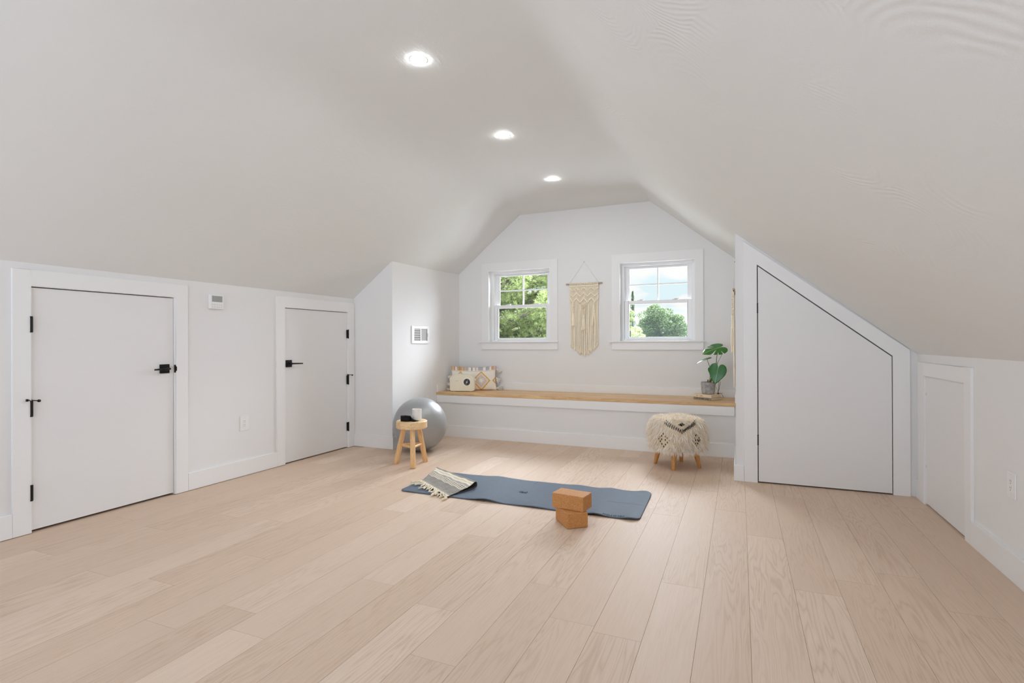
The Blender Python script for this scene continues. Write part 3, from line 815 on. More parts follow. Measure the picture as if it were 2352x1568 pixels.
# ------------------------------------------------------------------ cork blocks
def cork():
    t = NT('cork'); v = t.coord()
    vo = t.add('ShaderNodeTexVoronoi', i_Vector=v); vo.inputs['Scale'].default_value = 300
    sep = t.add('ShaderNodeSeparateColor', i_Color=vo.outputs['Color'])
    c = t.ramp(sep.outputs[0], [(0, srgb(168,112,62)), (.25, srgb(192,132,76)), (.85, srgb(204,146,88)), (1, srgb(222,174,120))])
    c = t.mix(t.math('MULTIPLY', t.noise(v, 14, 3), .5), c, srgb(186,128,70))
    t.set(c, .62, spec=.4); t.bump(vo.outputs['Distance'], .12, .001)
    return t.m
M['cork'] = cork()
def block(cx, cy, z0, lx, ly, ang, label):
    ca, sa = math.cos(R(ang)), math.sin(R(ang))
    fn = lambda a, b_, c: Vector((cx+a*ca-b_*sa, cy+a*sa+b_*ca, c))
    o = MB(fn).box(-lx/2, lx/2, -ly/2, ly/2, z0, z0+.103).build('yoga_block', M['cork'], loc=(cx, cy, z0), bevel=.005)
    return tag(o, label, 'yoga block', 'cork yoga blocks')
block(-1.083, 3.5625, .001, .222, .152, 129.3, 'lower cork block resting on the floor, turned crosswise under another')
block(-1.086, 3.5865, .1045, .238, .147, -8.2, 'upper cork block lying lengthwise on top of the other')

# ------------------------------------------------------------------ radio
def rmap(P0, ang):
    e = Vector((math.cos(R(ang)), math.sin(R(ang)), 0)); n = Vector((e.y, -e.x, 0))
    return lambda a, b_, c: Vector(P0)+e*a+n*c+Vector((0, 0, b_))
RM = rmap((-3.655, 6.345, ZB+.008), 13.5)
RW, RH = .342, .226
def outline(inset, k=10):
    o = []; i = inset
    for (cx, cy, r, a0) in ((RW-.028, .028, .028-i*.6, -90), (RW-.088, RH-.088, .088-i, 0), (.088, RH-.088, .088-i, 90), (.028, .028, .028-i*.6, 180)):
        for q in range(k+1):
            a = R(a0+90*q/k)
            ex = (.4*i if r < .03 else 0)
            o.append((cx+r*math.cos(a)+(-ex if cx > RW/2 else ex), cy+r*math.sin(a)+ex))
    return o
M['cream'] = plain('cream plastic', srgb(246,240,221), .32, var=.015)
rd = thing('retro_radio', RM(RW/2, 0, -.045), 'cream retro radio with a round black dial standing before the patterned pillow', 'radio')
body = MB(RM)
loops = [(0, -.085), (0, -.004), (.002, 0), (.006, 0), (.008, -.004)]
prev = None
for ins, c in [(.012, -.095), (.002, -.090)] + loops:
    ring = [body.v(a, b_, c) for a, b_ in outline(ins)]
    if prev:
        for i in range(len(ring)): body.face([prev[i], prev[(i+1) % len(ring)], ring[(i+1) % len(ring)], ring[i]])
    else: body.face(ring[::-1])
    prev = ring
body.build('case', M['cream'], rd, smooth=50)
MB(RM).prism(outline(.0085), -.05, -.0035).build('front_panel', plain('warm cream panel', srgb(236,228,204), .45, var=.02), rd, smooth=40)
dc = (RW*.708, .122)
nrm = (RM(0, 0, 1)-RM(0, 0, 0)); ctr = RM(dc[0], dc[1], -.0035)
MB().lathe([(.063, 0), (.061, .006), (.056, .008), (.048, .006), (.046, .004)], ctr, nrm, 48).build('dial_ring', M['cream'], rd, smooth=40)
face = MB().lathe([(.0465, .003), (.0465, .0048), (0, .0048)], ctr, nrm, 48).build('dial_face', plain('black dial', (.02,.018,.017,1), .4), rd, smooth=30)
dm = MB(RM)
for k in range(16):
    a = 2*math.pi*k/16
    for r0, r1 in ((.036, .041),): dm.tube([(dc[0]+r0*math.cos(a), dc[1]+r0*math.sin(a), .0014), (dc[0]+r1*math.cos(a), dc[1]+r1*math.sin(a), .0014)], .0011, 5)
dm.build('scale_marks', M['plastic'], face)
pn = MB(RM); pn.tube([(dc[0]-.014, dc[1]-.036, .004), (dc[0], dc[1], .006), (dc[0]+.010, dc[1]+.030, .004)], .0017, 6); pn.build('pointer', M['cream'], face)
MB().lathe([(.0125, .004), (.012, .012), (.009, .014), (0, .014)], ctr, nrm, 28).build('tuning_knob', plain('pale metal', (.62,.58,.52,1), .3, .6), rd, smooth=40)
hm = MB(RM)
hp = [(-.012, .145, -.05)] + [(a, b_, -.05) for a, b_ in [(RW/2-(RW/2+.006)*math.cos(q), .145+(RH+.004-.145)*min(1, math.sin(q)*1.25)) for q in [i*math.pi/24 for i in range(1, 24)]]] + [(RW+.012, .145, -.05)]
hm.tube([(-.004, .150, -.05), (-.016, .150, -.05)], .011, 12); hm.build('handle_pivot', M['cream'], rd, smooth=40)
MB(RM).tube([(RW+.004, .150, -.05), (RW+.016, .150, -.05)], .011, 12).build('handle_pivot', M['cream'], rd, smooth=40)
hs = MB(RM); top_o = [p for p in outline(-.006) if p[1] > .135]
top_o.sort(key=lambda p: -p[0])
pv = None
for a, b_ in top_o:
    q = [hs.v(a, b_, -.062), hs.v(a, b_, -.038)]
    if pv: hs.face([pv[0], pv[1], q[1], q[0]])
    pv = q
hs.build('carry_handle', M['cream'], rd, smooth=60, solid=.005)
for a in (.055, RW-.055): MB(RM).tube([(a, -.008, -.02), (a, .002, -.02)], .009, 12).build('foot', M['cream'], rd, smooth=40)
for a in (.055, RW-.055): MB(RM).tube([(a, -.008, -.075), (a, .002, -.075)], .009, 12).build('foot', M['cream'], rd, smooth=40)
bd = MB(RM)
for i in range(7): bd.box(.072+i*.0075, .0765+i*.0075, .134, .1385, -.0036, -.0028)
bd.box(.094, .102, .145, .149, -.0036, -.0028); bd.build('brand_mark', plain('grey print', (.30,.28,.26,1), .5), rd)

# ------------------------------------------------------------------ pillow
PP = Vector((-3.705, 6.470, ZB+.004)); pe = Vector((math.cos(R(28)), math.sin(R(28)), 0)); pn_ = Vector((pe.y, -pe.x, 0))
PWd, PHt = .635, .335
def pil(u, v_, side):
    th = max(0, (1-abs(2*u-1)**2.6)*(1-abs(2*v_-1)**2.4))**.55*.062
    pinch = 1-.05*(1-abs(2*u-1)**3)*0
    a = u*PWd; h = v_*PHt
    h -= .020*math.sin(math.pi*u)*max(0, v_-.5)*2      # top edge dips between the corners
    a += .012*math.sin(math.pi*v_)*(1 if u < .5 else -1)*abs(2*u-1)
    h += .004*math.sin(u*40)*max(0, v_-.8)
    p = PP+pe*a+pn_*(side*th - h*.18 + .0)+Vector((0, 0, h))
    return (p.x, p.y, p.z)
def pil_mat():
    t = NT('tufted pillow cover'); sep = t.add('ShaderNodeSeparateXYZ', i_Vector=t.coord('UV')); u, vv = sep.outputs[0], sep.outputs[1]
    nz = t.noise(t.coord('UV', (46, 24, 1)), 1., 2)
    wob = t.math('MULTIPLY', t.math('SUBTRACT', nz, .5), .10)
    fu = t.math('ABSOLUTE', t.math('SUBTRACT', t.math('FRACT', t.math('ADD', t.math('MULTIPLY', u, 2.15), .07)), .5))
    d = t.math('ADD', t.math('ADD', t.math('MULTIPLY', fu, 1.25), t.math('MULTIPLY', t.math('ABSOLUTE', t.math('SUBTRACT', vv, .40)), 1.35)), wob)
    cr_, mu, pk, gr = srgb(240,234,222), srgb(220,172,82), srgb(222,206,198), srgb(190,178,170)
    c = t.ramp(d, [(0, cr_), (.15, gr), (.19, cr_), (.235, gr), (.275, pk), (.40, srgb(232,220,212)), (.47, mu), (.565, cr_)], 'CONSTANT')
    br = t.add('ShaderNodeTexBrick', i_Vector=t.coord('UV', (1, 1, 1)), offset=.0)
    cell = t.math('FLOOR', t.math('MULTIPLY', u, 34.))
    wn_ = t.add('ShaderNodeTexWhiteNoise', noise_dimensions='1D', i_W=cell)
    tops = t.ramp(wn_.outputs['Value'], [(0, srgb(208,180,178)), (.2, srgb(176,182,186)), (.38, cr_), (.5, srgb(200,168,92)), (.64, srgb(218,184,176)), (.76, cr_), (.86, srgb(206,142,112)), (.94, srgb(164,150,140))], 'CONSTANT')
    c = t.mix(t.math('GREATER_THAN', t.math('ADD', vv, t.math('MULTIPLY', wob, .3)), .845), c, tops)
    line = t.math('MULTIPLY', t.math('GREATER_THAN', vv, .80), t.math('LESS_THAN', vv, .83))
    c = t.mix(t.math('MULTIPLY', line, .6), c, srgb(196,188,178))
    t.set(c, .9, spec=.1); t.bump(nz, .7, .006)
    return t.m
pb = MB(); pb.grid(lambda s, t: pil(s, t, 1), 60, 34); pb.grid(lambda s, t: pil(s, t, -1), 60, 34)
pw = thing('throw_pillow', PP+pe*PWd/2, 'long cream pillow with mustard zigzags and tassels in the left corner of the bench', 'pillow')
pb.build('cover', pil_mat(), pw, smooth=80)
M['wool'] = plain('grey white wool', srgb(222,216,208), .95, spec=.1, var=.08, bump=.5, bscale=120)
def tassel(u, v_, sgn, drop, size=1.):
    p = Vector(pil(u, v_, 0)); d = pe*sgn
    tb_ = MB(); q = p+d*.016
    tb_.ball(q, .012*size, n=12)
    dirv = (d*.75+Vector((0, 0, -drop))).normalized()
    V0 = []
    for i in range(44):
        a = rng.uniform(0, 6.28); r1 = .020*size*math.sqrt(rng.random())+.004
        s1 = dirv.orthogonal().normalized(); s2 = dirv.cross(s1)
        off = (s1*math.cos(a)+s2*math.sin(a))
        e = q+dirv*.050*size*rng.uniform(.85, 1.05)+off*r1*1.25
        if e.z < ZB+.005: e.z = ZB+.005
        m_ = q+dirv*.024*size+off*r1
        if m_.z < ZB+.006: m_.z = ZB+.006
        tb_.tube([q+off*.004, m_, e], [.004, .0052, .0045], 5)
    tb_.build('tassel', M['wool'], pw, smooth=70)
for v_, dr in ((.86, .75), (.48, .75), (.07, .1)): tassel(1., v_, 1, dr, 1.3)
for v_, dr in ((.60, .9), (.30, .9), (.05, .3)): tassel(0., v_, -1, dr, .8)

# ------------------------------------------------------------------ macrame hangings
M['cotton'] = plain('natural cotton cord', srgb(246,235,213), .92, spec=.1, var=.06, bump=.35, bscale=500)
M['dowel'] = plain('driftwood dowel', srgb(178,156,134), .7, var=.15)
def macrame(fn, loc, label, zrod, nail_dz, seed):
    r = random.Random(seed)
    root = thing('macrame_hanging', loc, label, 'wall hanging', 'cream macrame hangings')
    hw = .200; d0 = .014
    MB(fn).tube([(-.248, zrod-.0, .016), (.248, zrod+.0, .016)], .0095, 12).build('dowel', M['dowel'], root, smooth=50)
    MB(fn).tube([(-.205, zrod+.012, .016), (-.19, zrod+.02, .016), (0, zrod+nail_dz, .006), (.19, zrod+.02, .016), (.205, zrod+.012, .016)], .0019, 6).build('hanging_cord', M['button'], root, smooth=60)
    MB(fn).tube([(0, zrod+nail_dz+.002, 0), (0, zrod+nail_dz+.004, .012)], .0035, 8).build('nail', M['slot'], root)
    N = 42; cu = MB(fn); fr_ = MB(fn)
    for i in range(N):
        a = -hw+2*hw*(i+.5)/N; q = abs(a)/hw
        zb = zrod-.965+.135*q**1.15+r.uniform(-.018, .018)
        jj = r.uniform(-.004, .004)
        z0 = zrod-.245+.0*q
        pts = [(a*.985, zrod-.02, d0), (a*.98, z0, d0)] + [(a*(.975-.02*k/6)+jj*k/6+.0015*math.sin(k+i), z0+(zb+.05-z0)*k/6, d0+.002*math.sin(i*2.1)) for k in range(1, 7)]
        cu.tube(pts, .0044, 6)
        e = pts[-1]
        for k in range(4):
            x_ = r.uniform(-.006, .006)
            fr_.tube([e, (e[0]+x_, e[1]-.022, d0+.003*k-.004), (e[0]+x_*1.8, e[1]-r.uniform(.04, .06), d0+.003*k-.004)], [.0034, .003, .0014], 5)
    cu.build('cord_curtain', M['cotton'], root, smooth=70)
    fr_.build('frayed_ends', M['cotton'], root, smooth=70)
    k_ = MB(fn)
    for i in range(32):
        a = -hw+2*hw*(i+.5)/32
        k_.tube([(a-.004, zrod-.016, .008), (a-.004, zrod+.006, .004), (a-.003, zrod+.0115, .016), (a-.003, zrod+.004, .0275), (a, zrod-.018, .022)], .0042, 6)
    for dz in (-.024, -.034): k_.tube([(-hw, zrod+dz, .021), (hw, zrod+dz, .021)], .0052, 8)
    def vee(cx, w_, zt, depth, n=2, th=.0052):
        for j in range(n):
            dz = -j*.0115
            k_.tube([(cx-w_, zt+dz, .022), (cx, zt-depth+dz, .025), (cx+w_, zt+dz, .022)], th, 8)
    wv = hw/4
    for c in range(4):
        cx = -hw+wv+2*wv*c
        vee(cx, wv, zrod-.045, .040); vee(cx, wv, zrod-.115, .050, 2); vee(cx, wv, zrod-.185, .052, 2)
        for dx in (-.028, 0, .028):
            zz = zrod-.085-(.02 if dx == 0 else 0)
            k_.ball(fn(cx+dx, zz, .022), .008, n=8)
        for dx in (-.02, .02): k_.tube([(cx+dx, zrod-.09, .019), (cx+dx*.4, zrod-.115, .021)], .004, 6)
        k_.ball(fn(cx, zrod-.165, .023), .010, sx=1.6, n=8)
    for j in range(2):
        k_.tube([(-.10, zrod-.19-j*.012, .024), (-.055, zrod-.245-j*.012, .027), (0, zrod-.195-j*.012, .027), (.055, zrod-.245-j*.012, .027), (.10, zrod-.19-j*.012, .024)], .0052, 8)
    # narrowing lattice in the centre
    zs = [zrod-.245, zrod-.285, zrod-.325, zrod-.362, zrod-.396, zrod-.426]; ws = [.045, .038, .033, .027, .021, .012]
    for sgn in (-1, 1):
        k_.tube([(sgn*(1 if i % 2 == 0 else -1)*ws[i], zs[i], .027+.003*sgn*(1 if i % 2 else -1)) for i in range(6)], .0055, 8)
        k_.tube([(-sgn*(1 if i % 2 == 0 else -1)*ws[i]*.9, zs[i]-.014, .026) for i in range(6)], .004, 8)
    k_.build('knotwork', M['cotton'], root, smooth=70)
    def tass(cx, z1, z2, z3, w_):
        t_ = MB(fn)
        n = 9
        for s_ in (0, 2.1, 4.2):
            t_.tube([(cx+.008*math.cos(s_+k*1.1), z1+(z2-z1)*k/n, .026+.006*math.sin(s_+k*1.1)) for k in range(n+1)], .0056, 7)
        t_.ball(fn(cx, z2, .028), .014, n=10)
        for i in range(22):
            a = r.uniform(0, 6.28); q = math.sqrt(r.random())
            t_.tube([(cx+.008*q*math.cos(a), z2, .028+.007*q*math.sin(a)), (cx+w_*.7*q*math.cos(a), (z2+z3)/2, .028+.012*q*math.sin(a)), (cx+w_*q*math.cos(a), z3+r.uniform(-.006, .006), .028+.013*q*math.sin(a))], [.0042, .0042, .0036], 5)
        t_.build('tassel', M['cotton'], root, smooth=70)
    tass(-.150, zrod-.245, zrod-.375, zrod-.555, .034); tass(.140, zrod-.245, zrod-.375, zrod-.555, .034); tass(0, zrod-.425, zrod-.455, zrod-.620, .036)
    return root
macrame(lambda a, b_, c: Vector((-1.898+a, YB-c, b_)), (-1.898, YB, 2.04), 'cream macrame hanging on the wall between the two windows', 2.040, .290, 1)
macrame(lambda a, b_, c: Vector((XA-c*1.15, 5.90+a*1.15, b_)), (XA, 5.90, 1.775), 'cream macrame hanging seen edge-on at the corner of the slanted-door wall', 1.775, .300, 2)

# ------------------------------------------------------------------ books, plant, wire stand
BO = Vector((-.297, 6.405, 0)); be = Vector((-.85, .527, 0)).normalized(); bs = Vector((.527, .85, 0)).normalized()
def book(z0, th, lx, ly, skew, cover, label, pages=srgb(226,212,184)):
    e = (Matrix.Rotation(R(skew), 3, 'Z') @ be); s = (Matrix.Rotation(R(skew), 3, 'Z') @ bs)
    fn = lambda a, b_, c: BO+e*a+s*b_+Vector((0, 0, c))
    root = thing('book', fn(lx/2, ly/2, z0), label, 'book', 'books under the potted plant')
    c = MB(fn); t_ = .0022
    c.box(0, lx, 0, ly, z0, z0+t_); c.box(0, lx, 0, ly, z0+th-t_, z0+th); c.box(0, lx, -.001, .003, z0, z0+th)
    c.build('cover', cover, root, bevel=.0008)
    MB(fn).box(.003, lx-.003, .003, ly-.004, z0+t_, z0+th-t_).build('pages', plain('book pages', pages, .8, var=.08, scale=300), root)
    return root, fn
def spine_mat(name, base, ink, lo, hi, dens):
    t = NT(name); v = t.coord('Object'); dotp = t.add('ShaderNodeVectorMath', operation='DOT_PRODUCT'); t.put(dotp.inputs[0], v); dotp.inputs[1].default_value = be
    n = t.noise(t.coord('Object', (160, 160, 90)), 1., 1)
    inr = t.math('MULTIPLY', t.math('GREATER_THAN', dotp.outputs['Value'], lo), t.math('LESS_THAN', dotp.outputs['Value'], hi))
    sz = t.add('ShaderNodeSeparateXYZ', i_Vector=v); mid = t.math('LESS_THAN', t.math('ABSOLUTE', t.math('SUBTRACT', sz.outputs[2], .015)), .006)
    f_ = t.math('MULTIPLY', t.math('MULTIPLY', inr, t.math('GREATER_THAN', n, dens)), mid)
    t.set(t.mix(f_, base, ink), .6); return t.m
book(ZB+.0005, .0305, .235, .200, 0, spine_mat('grey spine', srgb(150,140,124), srgb(52,50,46), -.085, .09, .50), 'lower book with a worn grey spine under the potted plant')
_, bf = book(ZB+.0315, .0305, .235, .195, 1.0, spine_mat('cream spine', srgb(232,214,180), srgb(150,116,84), -.03, .08, .52), 'upper book with a cream spine carrying the potted plant')
BT = ZB+.0625
pc = Vector((-.338, 6.570, BT))
pp = thing('potted_plant', pc, 'monstera with a heart-shaped leaf in a grey concrete pot on the books', 'plant')
def concrete():
    t = NT('concrete'); v = t.coord(); n = t.noise(v, 26, 5, .65)
    t.set(t.ramp(n, [(.3, srgb(140,138,136)), (.55, srgb(172,170,168)), (.75, srgb(192,190,188))]), .85, spec=.2); t.bump(n, .6, .006); return t.m
MB().lathe([(0, .0005), (.062, .0005), (.068, .006), (.0755, .05), (.0775, .098), (.0815, .102), (.083, .112), (.081, .132), (.076, .139), (.071, .135), (.070, .112), (.0, .110)], pc, n=56).build('pot', concrete(), pp, smooth=35)
MB().lathe([(.0705, .116), (.04, .121), (0, .123)], pc, n=30).build('soil', M['soil'], pp, smooth=60)
M['stem'] = plain('green stem', srgb(98,122,58), .5, var=.1); M['stemb'] = plain('brown stem', srgb(120,104,56), .6, var=.15)
def leafm(name, base, vein):
    t = NT(name); sep = t.add('ShaderNodeSeparateXYZ', i_Vector=t.coord('UV'))
    d = t.math('ABSOLUTE', t.math('SUBTRACT', sep.outputs[0], .5))
    side = t.math('PINGPONG', t.math('ADD', t.math('MULTIPLY', sep.outputs[1], 9.), t.math('MULTIPLY', d, -9.)), .5)
    mid = t.math('LESS_THAN', d, .012); sv = t.math('MULTIPLY', t.math('LESS_THAN', side, .03), .3)
    c = t.mix(t.math('MAXIMUM', t.math('MULTIPLY', mid, .8), sv), t.mix(t.noise(t.coord('UV'), 5, 3), base, tuple(x*1.35 for x in base[:3])+(1,)), vein)
    t.set(c, .26, spec=.5); return t.m
M['leaf1'] = leafm('dark green leaf', srgb(44,100,46), srgb(120,150,92)); M['leaf2'] = leafm('bright green leaf', srgb(44,104,34), srgb(140,170,100))
def heart_r(a):
    P = [(0, 1.0), (12, .86), (28, .70), (50, .615), (75, .585), (100, .575), (125, .56), (148, .50), (163, .40), (173, .22), (180, .05)]
    a = abs(a)
    for (a0, r0), (a1, r1) in zip(P, P[1:]):
        if a <= a1: return r0+(r1-r0)*(a-a0)/(a1-a0)
    return .05
def leaf(name, mat, base, tipdir, normal, length, curl=.12, slits=(), wide=1., fold=.1):
    t_ = Vector(tipdir).normalized(); n_ = Vector(normal); n_ = (n_-t_*n_.dot(t_)).normalized(); s_ = t_.cross(n_)
    base = Vector(base); NA, NRr = 144, 12; mb = MB(); V_ = []
    for i in range(NA):
        a = -180+360*i/NA; r_ = heart_r(a)
        for c, hw, k in slits:
            q = abs(a-c)
            if q < hw: r_ *= k+(1-k)*(q/hw)**2
        row = []
        for j in range(1, NRr+1):
            rr = r_*j/NRr; x = rr*math.cos(R(a))*length; y = rr*math.sin(R(a))*length*wide
            h = -curl*length*((x/length)**2)+fold*abs(y)-.25*y*y/length
            row.append((base+t_*x+s_*y+n_*h, (.5+.5*y/length, x/length)))
        V_.append(row)
    bmv = [[mb.bm.verts.new(p) for p, _ in row] for row in V_]; c0_ = mb.bm.verts.new(base)
    for i in range(NA):
        i2 = (i+1) % NA
        mb.face([c0_, bmv[i][0], bmv[i2][0]], [(.5, 0), V_[i][0][1], V_[i2][0][1]])
        for j in range(NRr-1): mb.face([bmv[i][j], bmv[i][j+1], bmv[i2][j+1], bmv[i2][j]], [V_[i][j][1], V_[i][j+1][1], V_[i2][j+1][1], V_[i2][j][1]])
    return mb.build(name, mat, pp, smooth=80, solid=.0012)
leaf('leaf', M['leaf1'], (-.229, 6.452, .943), (-.20, -.16, -1), (-.12, -1, .10), .165, .10, (), 1.0, .05)
leaf('leaf', M['leaf2'], (-.226, 6.500, 1.190), (-.80, -.42, -.26), (-.12, -.72, .95),   .195, .12, ((-32, 5, .30), (-58, 4, .42), (35, 6, .25), (62, 5, .35), (-90, 4, .5)), 1.02, .02)
leaf('leaf', M['leaf2'], (-.345, 6.50, 1.058), (-.86, -.22, -.30), (-.10, -.10, .96), .135, .10, (), .75, .25)
leaf('leaf', M['leaf1'], (-.222, 6.515, 1.045), (.40, .25, .80), (1, .06, -.48), .145, .04, (), .55, .12)
leaf('leaf', M['leaf1'], (-.318, 6.475, .950), (-.1, -.3, -.9), (-.6, -.6, .2), .045, .1, (), .7, .4)
def stemm(pts, r0, r1, mat='stem'):
    n = len(pts); MB().tube(pts, [r0+(r1-r0)*i/(n-1) for i in range(n)], 10).build('stem', M[mat], pp, smooth=70)
stemm([(-.325, 6.565, BT+.115), (-.300, 6.55, .85), (-.262, 6.52, .93), (-.248, 6.50, 1.0), (-.240, 6.497, 1.09), (-.220, 6.50, 1.19)], .0055, .0032)
stemm([(-.318, 6.558, BT+.115), (-.285, 6.535, .86), (-.252, 6.505, .95), (-.238, 6.508, 1.0), (-.222, 6.515, 1.045)], .004, .0025)
stemm([(-.328, 6.56, BT+.115), (-.310, 6.53, .88), (-.316, 6.51, .97), (-.333, 6.505, 1.02), (-.345, 6.50, 1.060)], .0042, .0026)
stemm([(-.318, 6.55, BT+.115), (-.285, 6.51, .84), (-.240, 6.475, .90), (-.229, 6.453, .944)], .0042, .0028)
stemm([(-.336, 6.535, BT+.112), (-.339, 6.528, BT+.150), (-.336, 6.522, BT+.168)], .009, .007, 'stemb')
stemm([(-.316, 6.530, BT+.112), (-.310, 6.522, BT+.140), (-.322, 6.518, BT+.162)], .006, .004, 'stemb')
stemm([(-.345, 6.50, 1.058), (-.330, 6.50, 1.068), (-.310, 6.50, 1.076)], .006, .0035)
wz = BT
ws = thing('wire_stand', (-.230, 6.635, wz), 'thin black wire stand on the books just right of the concrete pot', 'ornament')
MB().lathe([(0, 0), (.010, 0), (.010, .006), (.006, .009), (.004, .012), (.003, .035), (0, .036)], (-.230, 6.585, wz+.0005), n=16).build('base', M['black'], ws, smooth=40)
wm = MB()
wm.tube([(-.230, 6.585, wz+.034), (-.226, 6.585, wz+.05), (-.222, 6.585, wz+.145)], .0022, 6); wm.tube([(-.230, 6.585, wz+.034), (-.222, 6.585, wz+.05), (-.205, 6.585, wz+.148)], .0022, 6)
wm.tube([(-.230, 6.585, wz+.034), (-.245, 6.585, wz+.060), (-.258, 6.585, wz+.088)], .0016, 6)
wm.build('upright', M['black'], ws, smooth=50)
MB().tube([(-.262, 6.590, wz+.012), (-.230, 6.585, wz+.011), (-.180, 6.58, wz+.012)], .0016, 6).build('cross_wire', M['black'], ws, smooth=50)
MB().tube([(-.226, 6.58, wz+.010), (-.190, 6.555, wz+.005), (-.176, 6.543, wz-.026), (-.172, 6.54, wz-.034)], .002, 6).build('bent_leg', M['black'], ws, smooth=50)

# ------------------------------------------------------------------ outside
GZ = -5.2
gm = NT('lawn'); gm.set(gm.mix(gm.noise(gm.coord(), .4, 4), (.20,.205,.175,1), (.25,.25,.215,1)), .9, spec=.1)
g_ = MB().box(-160, 160, YB+.6, 260, GZ-.2, GZ).build('ground', gm.m)
tag(g_, 'lawn far below the attic windows', 'ground', kind='structure')
rf = MB().hexa([(-7,YB+.25,.40),(4,YB+.25,.40),(4,10.6,-.25),(-7,10.6,-.25),(-7,YB+.25,.52),(4,YB+.25,.52),(4,10.6,-.13),(-7,10.6,-.13)])  # unseen slab added outside to bounce light up through the windows onto the ceiling
tag(rf.build('reflector', plain('pale roof membrane', (.86,.86,.85,1), .8, var=.03, scale=4)), 'pale lower roof added out of view below the two attic windows to bounce light indoors', 'reflector', kind='structure')
M['bark'] = plain('bark', (.045,.036,.03,1), .9, var=.35, scale=12)
M['pine_leaf'] = leaf_mat('pine needles', (.12,.165,.05,1), (.25,.30,.12,1), .5)
M['maple'] = leaf_mat('broad leaves', (.034,.066,.017,1), (.078,.122,.034,1), .3)
M['maple2'] = leaf_mat('blue green leaves', (.022,.047,.018,1), (.05,.086,.036,1), .3)
M['light_leaf'] = leaf_mat('pale leaves', (.17,.22,.075,1), (.27,.32,.14,1), .4)
def cards(name, C, sizes, mat, parent, asp=.62, up=.4):
    n = len(C); C = np.asarray(C); d = nr.normal(size=(n, 3)); d[:, 2] += up; d /= np.linalg.norm(d, axis=1)[:, None]
    e = nr.normal(size=(n, 3)); e -= d*(e*d).sum(1)[:, None]; e /= np.linalg.norm(e, axis=1)[:, None]; f_ = np.cross(d, e)
    s = np.asarray(sizes)[:, None]
    V = np.stack([C-e*s, C+f_*s*asp*.5+e*s*.1, C+e*s, C-f_*s*asp*.5+e*s*.1], 1).reshape(-1, 3)
    return raw(name, V, [(4*i, 4*i+1, 4*i+2, 4*i+3) for i in range(n)], mat, parent)
def broad_tree(name, x, y, ztop, rx, rz, nb, per, size, mat, label, cat='tree', seed=1, lump=.36):
    rs = np.random.RandomState(seed)
    root = thing(name, (x, y, GZ), label, cat, 'trees outside the windows')
    cz = ztop-rz; C = []; S_ = []; br = MB()
    br.tube([(x, y, GZ), (x+.1, y, (GZ+cz)/2), (x, y, cz-.2*rz), (x-.1, y, cz+.4*rz)], [.32*rx/2.4, .24*rx/2.4, .18*rx/2.4, .05], 9)
    for i in range(nb):
        d = rs.normal(size=3); d[1] -= .3; d /= np.linalg.norm(d)
        q = rs.uniform(.62, .92)
        c = np.array([x+d[0]*rx*q, y+d[1]*rx*q, cz+d[2]*rz*q])
        rb = rx*lump*rs.uniform(.7, 1.2)
        p = rs.normal(size=(per, 3)); p[:, 2] += .35; p /= np.linalg.norm(p, axis=1)[:, None]
        C.append(c+p*rb*rs.uniform(.75, 1.03, (per, 1))*[1, 1, .72]); S_.append(rs.uniform(.6, 1.25, per)*size)
        if i % 3 == 0: br.tube([(x, y, cz-.5*rz+i/nb*rz*.6), tuple((np.array([x, y, cz])+c)/2), tuple(c)], [.09, .06, .02], 6)
    br.build('trunk', M['bark'], root, smooth=60)
    fo = cards('foliage', np.concatenate(C), np.concatenate(S_), mat, root)
    fo['kind'] = 'stuff'
    return root
broad_tree('round_tree', -8.25, 62, 5.35, 2.75, 3.6, 95, 420, .125, M['maple'], 'big round dark green tree seen through the right window', seed=3)
broad_tree('distant_tree', -5.1, 70, 3.75, 2.2, 2.8, 60, 340, .125, M['maple2'], 'blue-green tree at the lower right corner of the right window', seed=4)
broad_tree('pale_tree', -5.5, 30, 2.25, 1.15, 2.0, 34, 260, .085, M['light_leaf'], 'pale feathery tree at the left edge of the right window', seed=5, lump=.34)
broad_tree('slender_tree', -4.93, 26, 3.12, .38, 2.2, 26, 220, .06, M['light_leaf'], 'slender pale tree along the left edge of the right window', seed=9, lump=.55)
broad_tree('low_tree', -4.6, 34, 1.62, 1.6, 1.4, 30, 260, .09, M['light_leaf'], 'yellow-green tree top along the bottom edge of the right window', seed=6)
# slim spire
sp_ = thing('slim_conifer', (-7.0, 38, GZ), 'slim pointed conifer top rising in the upper left of the right window', 'tree', 'trees outside the windows')
MB().tube([(-7.0, 38, GZ), (-7.0, 38, 0), (-6.97, 38, 4.85)], [.16, .08, .015], 8).build('trunk', M['bark'], sp_, smooth=60)
C = []
for i in range(2600):
    h = nr.rand()**.8; r_ = (.06+.50*(1-h)**1.0)*math.sqrt(nr.rand())*(.55+.6*abs(math.sin(h*32))); a = nr.uniform(0, 6.28)
    C.append((-7.0+.03*h+r_*math.cos(a), 38+r_*math.sin(a), -1+5.9*h-r_*.5))
fo = cards('foliage', C, nr.uniform(.05, .10, len(C)), M['maple2'], sp_, .35, 0); fo['kind'] = 'stuff'
